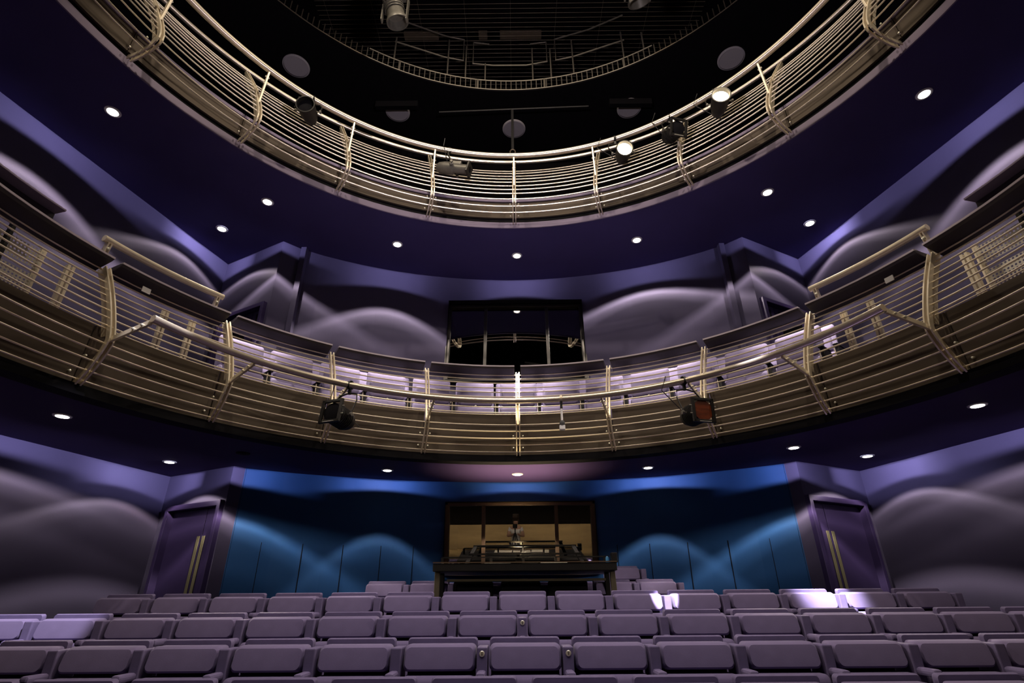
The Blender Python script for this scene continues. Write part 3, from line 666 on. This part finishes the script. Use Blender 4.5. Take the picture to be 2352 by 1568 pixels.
# ------------------------------------------------------------------ gallery soffit speakers
for az, lb in ((-41.6, 'round grey ceiling speaker high on the left'), (-22.6, 'round grey ceiling speaker left of centre, half cut by a fitting'), (0.5, 'round grey ceiling speaker at the centre behind the hanging hook'), (23.4, 'round grey ceiling speaker right of centre, half cut by a fitting'), (42.5, 'round grey ceiling speaker high on the right')):
    p = P(CU, 6.52, az, TOPZ); e = empty('ceiling_speaker', p, lb, 'speaker', group='round ceiling speakers')
    m = MB(); m.lathe(p, (0, 0, -1), [(0.235, 0.0), (0.262, 0.0), (0.262, 0.02), (0.235, 0.03)], 40, cap=False); m.build('rim', M['speaker'], e, smooth=True)
    m = MB(); m.lathe(p, (0, 0, -1), [(0.0, 0.012), (0.236, 0.012), (0.236, 0.0)], 40, cap=False); m.build('grille', M['speaker'], e)
# pipe with hook, and beams cutting the speakers
e = empty('hanging_pipe', (0, 7.9, 9.2), 'dark horizontal pipe with a drop bar and ring hook below the centre speaker', 'pipe')
m = MB(); m.tube([(-1.5, 7.88, 9.16), (1.6, 7.82, 9.22)], 0.018, 10); m.build('pipe', M['cable'], e, smooth=True)
m = MB(); m.beam((0.02, 7.86, 9.2), (0.02, 7.75, 7.95), (1, 0, 0), 0.05, 0.03); m.build('drop_bar', M['cable'], e)
m = MB(); m.tube([(0.02 + 0.05 * math.cos(t * PI / 8), 7.74, 7.88 + 0.07 * math.sin(t * PI / 8)) for t in range(16)], 0.014, 8, closed=True); m.build('hook', M['wire'], e, smooth=True)
for x, lb in ((-2.45, 'black beam crossing the speaker left of centre'), (2.55, 'black beam crossing the speaker right of centre')):
    m = MB(); m.box(x - 0.45, x + 0.45, 8.0, 8.10, 9.50, 9.66); tag(m.build('lighting_bar', M['black']), lb, 'beam', 'black beams under the speakers')

# ------------------------------------------------------------------ catwalk ring and wire grid at the top
e = empty('catwalk_balustrade', P(CU, 5.53, 0, TOPZ), 'ring shaped catwalk balustrade of short pale bars under the roof', 'catwalk')
for a0_, a1_, mm in ((-31, 31, 'catwalk'), (-60, -31, 'wire'), (31, 60, 'wire')):
    m = MB(); m.arc_tube(CU, 5.53, 9.80, a0_, a1_, 0.014, 6); m.build('bottom_rail', M[mm], e)
m = MB(); m.arc_tube(CU, 5.53, 10.07, -31, 31, 0.014, 6); m.build('upper_rail', M['catwalk'], e)
for i in range(-28, 29):
    m = MB(); az = i * 1.12; m.tube([P(CU, 5.53, az, 9.80), P(CU, 5.53, az, 10.07)], 0.011, 5); m.build('bar', M['catwalk'], e)
for i in list(range(-44, -28)) + list(range(29, 45)):
    m = MB(); az = i * 1.12; m.tube([P(CU, 5.53, az, 9.80), P(CU, 5.53, az, 10.05)], 0.010, 5); m.build('bar', M['wire'], e)
for az in (-24.5, -7.4, 7.4, 24.8):
    m = MB(); m.frame_box(P(CU, 5.53, az, 9.935), P(0, 0.02, az + 90), P(0, 0.012, az), (0, 0, 0.14)); m.build('panel_joint', M['catwalk'], e)
for az, z1 in ((-25.8, 10.75), (-14.2, 11.2), (-10.2, 11.1), (-5.8, 10.6), (4.9, 11.1), (9.0, 11.0), (14.0, 11.15), (25.0, 10.9), (29.3, 10.6)):
    m = MB(); m.tube([P(CU, 5.53, az, 10.07), P(CU, 5.53, az, z1)], 0.016, 6); m.build('standard', M['catwalk'], e)
for pts in (((-29, 11.35), (-15, 11.35), (-10.8, 11.35), (-10.8, 10.65), (-15, 10.65), (-26, 10.65)), ((-5, 11.3), (-8.6, 11.3), (-8.6, 10.6), (-4, 10.6), (3.5, 10.6), (8.2, 10.65), (8.2, 11.3), (4.5, 11.3)), ((25.5, 10.65), (14, 10.65), (10.2, 10.65), (10.2, 11.35), (18, 11.4), (26, 11.45))):
    m = MB(); m.tube([P(CU, 5.56, a, z) for a, z in pts], 0.017, 6); m.build('guard_pipe', M['catwalk'], e)
m = MB()
for i in range(36):
    y = 5.9 + 0.105 * i; m.tube([(-4.2, y, 11.6), (4.2, y, 11.6)], 0.0055, 4)
for i in range(9):
    m.tube([(-4 + i, 5.9, 11.61), (-4 + i, 9.6, 11.61)], 0.003, 4)
tag(m.build('wire_grid', M['wire']), 'taut wire tension grid of parallel lines beneath the dark roof', 'wire grid')
for x0, x1, lb in ((-0.75, -0.55, 'short brown strip above the wire grid, left of centre'), (-0.25, 0.72, 'long brown strip above the wire grid at the centre'), (-2.5, -1.7, 'brown strip above the wire grid behind the left hanging floodlight')):
    m = MB(); m.box(x0, x1, 8.05, 8.22, 11.95, 12.05); tag(m.build('roof_strip', M['wire'], bevel=0.004), lb, 'strip', 'strips above the wire grid')
def flood(p, lb, face):
    e = empty('hanging_floodlight', p, lb, 'floodlight', group='hanging floodlights'); x, y, z = p; f_ = Vector(face).normalized()
    m = MB(); m.lathe(p, f_, [(0.0, -0.26), (0.10, -0.25), (0.13, -0.12), (0.14, 0.10), (0.17, 0.16), (0.17, 0.20), (0.15, 0.20), (0.12, 0.08), (0.0, 0.06)], 24); m.build('lamp_body', M['lampgrey'], e, smooth=True)
    for s_ in (-1, 1):
        m = MB(); m.beam(Vector(p) + Vector((0.19 * s_, 0, -0.22)), Vector(p) + Vector((0.19 * s_, 0, 0.30)), (1, 0, 0), 0.02, 0.08); m.build('yoke_arm', M['lampgrey'], e)
    m = MB(); m.beam(Vector(p) + Vector((-0.19, 0, 0.30)), Vector(p) + Vector((0.19, 0, 0.30)), (0, 0, 1), 0.02, 0.08); m.build('yoke_top', M['lampgrey'], e)
    m = MB()
    for k in range(5): m.lathe(Vector(p) - f_ * (0.02 + 0.045 * k), f_, [(0.142, 0), (0.155, 0.0), (0.155, 0.012), (0.142, 0.012)], 24, cap=False)
    m.build('cooling_fins', M['lampgrey'], e)
    m = MB(); m.tube([Vector(p) + Vector((0, 0, 0.30)), Vector(p) + Vector((0, 0.05, 11.58 - p[2]))], 0.02, 8); m.build('hanger', M['lampgrey'], e)
flood((-1.79, 5.2, 8.25), 'grey ribbed floodlight hanging above the left end of the catwalk pipes', (0.25, 0.3, -1))
flood((1.93, 5.0, 8.4), 'grey ribbed floodlight hanging above the right end of the catwalk pipes', (0.25, 0.5, -1))

# ------------------------------------------------------------------ stage lanterns
def basis_to(d):
    d = Vector(d).normalized(); x = d.cross(Vector((0, 0, 1))).normalized(); return x, x.cross(d), d
def lantern(kind, clamp, centre, face, lb, lit=False, gel=None):
    """kind: 'par', 'fresnel' or 'profile'; centre of body; face = beam direction"""
    e = empty('stage_lantern', clamp, lb, 'stage light', group='lanterns clamped to the railings')
    X, Y, D = basis_to(face); c = Vector(centre); cl = Vector(clamp)
    if kind == 'par':
        prof = [(0.0, -0.24), (0.06, -0.235), (0.09, -0.17), (0.115, -0.06), (0.12, 0.13), (0.13, 0.135), (0.13, 0.16), (0.115, 0.16), (0.113, 0.05), (0.0, 0.04)]
        front = 0.10; rad = 0.112
        m = MB(); m.lathe(c, D, prof, 28); body = m.build('lamp_body', M['lampbody'], e, smooth=True)
    elif kind == 'fresnel':
        m = MB(); m.lathe(c, D, [(0.0, -0.21), (0.09, -0.20), (0.115, -0.14), (0.115, 0.08), (0.10, 0.10), (0.0, 0.10)], 20); body = m.build('lamp_body', M['lampbody'], e, smooth=True)
        m = MB()
        for k in range(7): m.lathe(c - D * (0.11 - 0.028 * k), D, [(0.116, 0), (0.124, 0.0), (0.124, 0.010), (0.116, 0.010)], 20, cap=False)
        m.build('cooling_fins', M['lampbody'], body)
        fr = MB()
        for s_ in (-1, 1):
            fr.frame_box(c + D * 0.135 + X * 0.118 * s_, X * 0.018, Y * 0.135, D * 0.014); fr.frame_box(c + D * 0.135 + Y * 0.122 * s_, X * 0.135, Y * 0.016, D * 0.014)
        fr.build('colour_frame', M['lampbody'], body, bevel=0.004)
        front = 0.128; rad = 0.105
        for s_ in (-1, 1):
            for t_ in (-0.04, 0.05): m = MB(); m.beam(c + D * 0.135 + X * 0.13 * s_ + Y * t_, c + D * 0.135 + X * 0.16 * s_ + Y * t_, Y, 0.006, 0.01); m.build('frame_clip', M['disc'], body)
        m = MB(); m.beam(c + D * 0.155 - X * 0.07 - Y * 0.13, c + D * 0.155 + X * 0.07 - Y * 0.13, Y, 0.006, 0.01); m.build('frame_clip', M['disc'], body)
        if gel:
            m = MB(); m.lathe(c + D * 0.10, D, [(0.0, 0.03), (0.116, 0.03), (0.116, 0.034), (0.0, 0.034)], 28); m.build('colour_gel', M['gel'], body)
    else:
        m = MB(); m.lathe(c, D, [(0.0, -0.30), (0.055, -0.30), (0.085, -0.26), (0.10, -0.16), (0.10, -0.02), (0.075, 0.0), (0.075, 0.24), (0.0, 0.24)], 20); body = m.build('lamp_body', M['lampgrey'], e, smooth=True)
        m = MB(); m.frame_box(c + D * 0.02 + Y * 0.07, D * 0.09, X * 0.07, Y * 0.035); m.build('shutter_housing', M['lampgrey'], body, bevel=0.01)
        m = MB(); m.frame_box(c + D * 0.25, D * 0.015, X * 0.10, Y * 0.10); m.build('colour_frame', M['lampbody'], body, bevel=0.004)
        m = MB(); m.lathe(c - D * 0.02 + X * 0.10, X, [(0.035, 0), (0.035, 0.02), (0.015, 0.03), (0.0, 0.03)], 14); m.lathe(c - D * 0.16 + Y * 0.09, Y, [(0.02, 0), (0.02, 0.02), (0.0, 0.02)], 10); m.build('knobs', M['lampgrey'], body)
        front = 0.262; rad = 0.07
    # glass
    m = MB(); m.lathe(c + D * (front - 0.004), D, [(0.0, 0.012), (rad * 0.6, 0.009), (rad, 0.0), (0.0, 0.0)], 28); None if gel else m.build('lens', M['hot'] if lit else M['black'], body, smooth=True)
    # yoke and clamp
    yk = MB(); top = cl + Vector((0, 0, -0.10)); w_ = 0.155
    yk.tube([c + X * w_, c + X * w_ + (top - c) * 0.6, c + X * (w_ * 0.72) + (top - c) * 0.92, top, c - X * (w_ * 0.72) + (top - c) * 0.92, c - X * w_ + (top - c) * 0.6, c - X * w_], 0.009, 6)
    yk.build('yoke', M['lampbody'], e, smooth=True)
    m = MB()
    for s_ in (-1, 1): m.lathe(c + X * s_ * 0.12, X * s_, [(0.008, 0), (0.008, 0.035), (0.024, 0.036), (0.024, 0.06), (0.0, 0.062)], 10)
    m.build('tilt_knobs', M['lampgrey'], e, smooth=True)
    m = MB(); m.beam(cl + Vector((0, 0, -0.115)), cl + Vector((0, 0, 0.0)), X, 0.03, 0.025); m.lathe(cl - X * 0.018, X, [(0.047, 0), (0.054, 0), (0.054, 0.036), (0.047, 0.036)], 20, cap=False); m.build('clamp', M['blackmetal'], e)
    m = MB(); b0 = c - D * 0.2
    m.tube([b0, b0 + Vector((0.02, 0.02, -0.05)), b0 + Vector((0.10, 0.10, -0.02)) , cl + X * 0.28 + Vector((0, 0.05, -0.12)), cl + X * 0.22 + Vector((0, 0, 0.04))], 0.006, 5); m.build('cable', M['cable'], e, smooth=True)
    if lit:
        light('lantern_beam', 'SPOT', c + D * (front + 0.03), c + D * 3, 260, (1.0, 0.80, 0.55), 0.06, 40, 0.4)
    return e
def up_pt(az, r=4.24, z=6.624): return P(CU, r, az, z)
lantern('par', up_pt(-42.8), P(CU, 4.12, -43.9, 6.22), (0.12, -1, -0.22), 'unlit black round-fronted lantern clamped on the upper rail at the left')
lantern('profile', up_pt(-14.0), P(CU, 4.20, -12.6, 6.22), (1.0, -0.18, -0.28), 'grey profile spotlight lying sideways on the upper rail left of centre')
lantern('par', up_pt(22.8), P(CU, 4.16, 24.4, 6.20), (-0.05, -1, -0.30), 'lit lantern glowing on the upper rail, nearer the centre of two', True)
lantern('fresnel', up_pt(34.4), P(CU, 4.14, 35.2, 6.20), (0.25, -1, -0.35), 'unlit square-fronted lantern on the upper rail between the two lit ones')
lantern('par', up_pt(43.8), P(CU, 4.10, 45.0, 6.22), (-0.22, -1, -0.12), 'lit lantern glowing on the upper rail at the right, higher of two', True)
lantern('fresnel', P(CL, 3.418, -34.0, 2.295), P(CL, 3.40, -35.6, 1.90), (-0.35, -1, 0.12), 'unlit black fresnel lantern under the lower tube, square front at left')
lantern('fresnel', P(CL, 3.418, 35.2, 2.295), P(CL, 3.40, 36.8, 1.88), (0.25, -1, -0.05), 'fresnel lantern with deep orange gel under the lower tube', False, True)
e = empty('hanging_microphone', P(CL, 3.418, 10.0, 2.295), 'small white boxed microphone hanging from the lower tube right of centre', 'microphone')
p = P(CL, 3.40, 10.0, 0)
m = MB(); m.lathe(P(CL, 3.418, 9.8, 2.295), P(0, 1, 100), [(0.040, 0), (0.050, 0), (0.050, 0.03), (0.040, 0.03)], 16, cap=False); m.build('clamp', M['metal'], e)
m = MB(); m.tube([(p.x, p.y, 2.26), (p.x, p.y, 2.16)], 0.016, 8); m.build('black_sleeve', M['blackmetal'], e)
m = MB(); m.tube([(p.x, p.y, 2.16), (p.x, p.y - 0.01, 1.99)], 0.014, 8); m.build('stem', M['tag'], e)
m = MB(); m.lathe((p.x, p.y - 0.01, 1.97), (0, -1, 0.2), [(0.0, -0.02), (0.032, -0.02), (0.032, 0.02), (0.0, 0.022)], 14); m.build('microphone_head', M['blackmetal'], e)
m = MB(); m.box(p.x - 0.034, p.x + 0.034, p.y - 0.03, p.y + 0.03, 1.89, 1.945); m.build('junction_box', M['tag'], e, bevel=0.004)
# white discs on the fascia edge of the lower railing bays
# ------------------------------------------------------------------ mixing desk below the booth
e = empty('mixing_desk', (0.1, 7.0, -0.62), 'long black mixing desk on legs below the lit booth window', 'desk')
m = MB(); m.box(-0.96, 1.18, 6.72, 7.72, 0.325, 0.41); m.build('desk_top', M['desk'], e, bevel=0.006)
m = MB(); m.beam((-0.96, 6.72, 0.42), (1.18, 6.72, 0.42), (0, 0, 1), 0.012, 0.02); m.build('edge_rail', M['frameb'], e)
m = MB(); m.box(-0.80, 1.05, 6.80, 6.84, 0.22, 0.245); m.build('cross_bar', M['deskleg'], e)
for x in (-0.91, 1.13):
    m = MB(); m.beam((x, 6.80, 0.33), (x + (0.03 if x > 0 else -0.01), 6.80, -0.62), (1, 0, 0), 0.06, 0.06); m.build('leg', M['deskleg'], e, bevel=0.006)
for x in (-0.91, 1.13):
    m = MB(); m.beam((x, 7.22, 0.33), (x, 7.22, -0.62), (1, 0, 0), 0.06, 0.06); m.build('leg', M['desk'], e, bevel=0.006)
m = MB(); m.box(1.13, 1.20, 6.76, 6.86, 0.41, 0.52); m.build('end_block', M['desk'], e, bevel=0.006)
m = MB(); m.beam((-0.9, 7.1, 0.50), (1.16, 7.1, 0.50), (0, 0, 1), 0.015, 0.02)
for x in (-0.9, -0.3, 0.1, 0.5, 1.1): m.beam((x, 7.1, 0.41), (x, 7.1, 0.5), (1, 0, 0), 0.03, 0.02)
m.build('cable_tray', M['desk'], e)
e = empty('added_uplighter', (0.05, 7.62, 0.41), 'added small black uplighter on the desk, lighting the ceiling above', 'lamp')  # added lamp, makes the warm glow on the soffit
m = MB(); m.lathe((0.05, 7.62, 0.41), (0, 0, 1), [(0.05, 0), (0.05, 0.012), (0.02, 0.018), (0.02, 0.05), (0.045, 0.075), (0.045, 0.085), (0.0, 0.06)], 20); m.build('lamp_body', M['desk'], e, smooth=True)
light('added_uplighter_spot', 'SPOT', (0.05, 7.62, 0.50), (0.05, 7.62, 2.0), 300, (1.0, 0.76, 0.42), 0.02, 104, 1.0)
light('desk_sheet_fill', 'SPOT', (0.12, 7.36, 0.655), (0.12, 6.95, 0.41), 45, (1.0, 0.84, 0.6), 0.015, 120, 0.6)  # added spot without a fitting, brightens the paper sheets
e = empty('equipment_rack', (0.12, 7.55, 0.41), 'low black metal shelf rack on the desk in front of the booth glass', 'rack')
for (x0, x1) in ((-0.63, -0.52), (0.87, 0.76)):
    m = MB(); m.beam((x0, 7.30, 0.41), (x1, 7.50, 0.66), (1, 0, 0), 0.05, 0.03); m.build('side_frame', M['desk'], e, bevel=0.004)
m = MB(); m.beam((-0.55, 7.50, 0.665), (0.80, 7.50, 0.665), (0, 0, 1), 0.025, 0.03); m.build('top_bar', M['desk'], e, bevel=0.003)
m = MB(); m.beam((-0.60, 7.40, 0.56), (0.84, 7.40, 0.56), (0, 0, 1), 0.02, 0.03); m.build('shelf_bar', M['desk'], e)
m = MB(); m.box(-0.38, 0.38, 7.34, 7.42, 0.545, 0.575); m.build('mixer_unit', M['desk'], e, bevel=0.004)
m = MB(); m.beam((0.10, 7.49, 0.57), (0.10, 7.50, 0.66), (1, 0, 0), 0.014, 0.01); m.build('divider', M['disc'], e)
for dx, lb in ((-0.84, 'coil of cable on the desk end, outer of two'), (-0.72, 'coil of cable on the desk end, inner of two')):
    m = MB(); m.tube([(dx + 0.045 * math.cos(t * PI / 8), 6.95 + 0.03 * math.sin(t * PI / 8), 0.418 + 0.012 * math.sin(t * PI / 4 + 1)) for t in range(16)], 0.006, 6, closed=True)
    tag(m.build('cable_coil', M['lampgrey'], smooth=True), lb, 'cable', 'cable coils on the desk')
m = MB(); m.lathe((1.10, 6.90, 0.41), (0, 0, 1), [(0.0, 0), (0.02, 0), (0.02, 0.06), (0.012, 0.075), (0.0, 0.08)], 12); tag(m.build('bottle', mat('blue_plastic', (0.05, 0.2, 0.4), 0.3, noise=0.05), smooth=True), 'small blue bottle at the right end of the desk', 'bottle')
for i_, (x, y, a_) in enumerate(((-0.22, 7.02, 3), (0.12, 7.04, -2), (0.44, 6.98, 4))):
    m = MB(); ca, sa = math.cos(R(a_)), math.sin(R(a_)); m.frame_box((x, y, 0.414), (0.155 * ca, 0.155 * sa, 0), (-0.21 * sa, 0.21 * ca, 0), (0, 0, 0.0025)); tag(m.build('paper_sheet', M['paper']), ('cream sheet on the mixing desk, ' + ('left', 'middle', 'right')[i_] + ' one of three, bright in the booth glass'), 'paper', 'cream sheets on the desk')
# objects in the upper booth
m = MB(); m.frame_box((0.42, 9.0, 3.86), (0.22, 0, -0.035), (0, 0.15, 0.0), (0.0, 0, 0.02)); tag(m.build('console', M['lampgrey'], bevel=0.006), 'pale console seen in the upper booth window', 'console')

# ------------------------------------------------------------------ the photographer, seen only in the booth glass
def skinned(name, pts, edges, rad, m_, parent=None, sub=2):
    me = bpy.data.meshes.new(name); me.from_pydata(pts, edges, []); o = bpy.data.objects.new(name, me); C.objects.link(o)
    if parent: o.parent = parent
    md = o.modifiers.new('skin', 'SKIN'); me.skin_vertices or None
    for i, s_ in enumerate(me.skin_vertices[0].data): s_.radius = (rad[i], rad[i]) if not isinstance(rad[i], tuple) else rad[i]; s_.use_root = (i == 0)
    sb = o.modifiers.new('sub', 'SUBSURF'); sb.levels = sub; sb.render_levels = sub
    me.materials.append(m_); o['_'] = 0; del o['_']
    return o
per = empty('person', (0.02, -0.62, -1.5), 'person in a striped white shirt standing behind a tripod, mirrored in booth glass', 'person')
def skin_on(name, pts, edges, rad, m_, parent):
    me = bpy.data.meshes.new(name); me.from_pydata(pts, edges, [])
    o = bpy.data.objects.new(name, me); C.objects.link(o); o.parent = parent
    o.modifiers.new('skin', 'SKIN')
    if not me.skin_vertices:
        import bmesh
        bm = bmesh.new(); bm.from_mesh(me); bm.verts.layers.skin.verify(); bm.to_mesh(me); bm.free()
    for i, s_ in enumerate(me.skin_vertices[0].data): s_.radius = (rad[i], rad[i]); s_.use_root = (i == 0)
    sb = o.modifiers.new('sub', 'SUBSURF'); sb.levels = 2; sb.render_levels = 2
    me.materials.append(m_)
    for p in me.polygons: p.use_smooth = True
    return o
HB = [(0, 0, 0.88), (0, 0, 1.05), (0, 0.01, 1.25), (0, 0.01, 1.38), (0, 0.02, 1.46), (0, 0.03, 1.52), (0, 0.05, 1.62),
      (0.17, 0.01, 1.36), (0.25, 0.08, 1.14), (0.12, 0.30, 1.20), (0.07, 0.38, 1.25), (-0.17, 0.01, 1.36), (-0.25, 0.08, 1.14), (-0.12, 0.30, 1.20), (-0.07, 0.38, 1.25),
      (0.10, 0, 0.82), (0.12, 0.02, 0.48), (0.13, 0.0, 0.10), (0.14, 0.14, 0.04), (-0.10, 0, 0.82), (-0.12, 0.02, 0.48), (-0.13, 0.0, 0.10), (-0.14, 0.14, 0.04)]
HE = [(0, 1), (1, 2), (2, 3), (3, 4), (4, 5), (5, 6), (3, 7), (7, 8), (8, 9), (9, 10), (3, 11), (11, 12), (12, 13), (13, 14), (0, 15), (15, 16), (16, 17), (17, 18), (0, 19), (19, 20), (20, 21), (21, 22)]
HR = [0.14, 0.13, 0.15, 0.13, 0.055, 0.075, 0.095, 0.06, 0.045, 0.034, 0.03, 0.06, 0.045, 0.034, 0.03, 0.09, 0.065, 0.045, 0.035, 0.09, 0.065, 0.045, 0.035]
skin_on('body', HB, HE, HR, M['skin'], per)
skin_on('shirt', [HB[1], HB[2], HB[3], HB[7], ((HB[7][0] + HB[8][0]) / 2, 0.045, 1.25), HB[11], ((HB[11][0] + HB[12][0]) / 2, 0.045, 1.25), (0, 0, 0.92)], [(0, 1), (1, 2), (2, 3), (3, 4), (2, 5), (5, 6), (0, 7)], [0.15, 0.175, 0.15, 0.065, 0.055, 0.065, 0.055, 0.155], M['shirt'], per)
skin_on('trousers', [HB[0], HB[15], HB[16], HB[17], HB[19], HB[20], HB[21]], [(0, 1), (1, 2), (2, 3), (0, 4), (4, 5), (5, 6)], [0.155, 0.105, 0.08, 0.06, 0.105, 0.08, 0.06], M['jeans'], per)
skin_on('hair', [(0, 0.03, 1.66), (0, -0.01, 1.60), (0, 0.05, 1.70)], [(0, 1), (0, 2)], [0.10, 0.085, 0.07], M['hair'], per)
for s_ in (-1, 1):
    for k in range(5):
        x = s_ * 0.07; skin_on('finger', [(x, 0.38, 1.25), (x - s_ * 0.012 * k, 0.42, 1.265 - 0.012 * k), (x - s_ * (0.02 + 0.010 * k), 0.445 - 0.01 * abs(k - 2), 1.25 - 0.014 * k)], [(0, 1), (1, 2)], [0.011, 0.009, 0.007], M['skin'], per)
t = empty('tripod', (0, -0.16, -1.5), 'black camera tripod carrying a camera, mirrored in booth glass', 'tripod')
for a_ in (90, 210, 330):
    m = MB(); m.tube([(0.02 * math.cos(R(a_)), -0.16 + 0.02 * math.sin(R(a_)), -0.22), (0.36 * math.cos(R(a_)), -0.16 + 0.3 * math.sin(R(a_)), -1.5)], [0.018, 0.012], 8); m.build('leg', M['blackmetal'], t)
m = MB(); m.tube([(0, -0.16, -0.55), (0, -0.16, -0.08)], 0.016, 8); m.build('centre_column', M['blackmetal'], t)
c_ = empty('camera_body', (0, -0.14, -0.08), 'black stills camera on the tripod head', 'camera')
m = MB(); m.box(-0.07, 0.07, -0.19, -0.11, -0.075, 0.045); m.build('housing', M['blackmetal'], c_, bevel=0.01)
m = MB(); m.lathe((0, -0.11, -0.012), (0, 1, 0), [(0.036, 0), (0.038, 0.07), (0.03, 0.07), (0.0, 0.06)], 20); m.build('lens_barrel', M['blackmetal'], c_, smooth=True)
# light on the stage end
sl = light('stage_end_light', 'AREA', (0, -4.5, -0.35), (0, -5.5, -1.45), 55, (1.0, 0.76, 0.46)); sl.data.shape = 'RECTANGLE'; sl.data.size = 7; sl.data.size_y = 0.3
# hard shafts that strike two places in the fourth row
light('shaft_light_a', 'SPOT', (0.4, 3.0, 8.8), (3.06, 5.80, 0.03), 60000, (0.95, 0.9, 1.0), 0.06, 4.2, 1.0)
light('shaft_light_b', 'SPOT', (1.0, 1.4, 8.6), (1.45, 5.80, 0.02), 50000, (0.95, 0.9, 1.0), 0.01, 1.7, 0.3)
light('shaft_light_c', 'SPOT', (0.0, 1.6, 8.6), (-4.15, 4.80, -0.15), 8000, (0.9, 0.86, 1.0), 0.02, 9, 0.35)
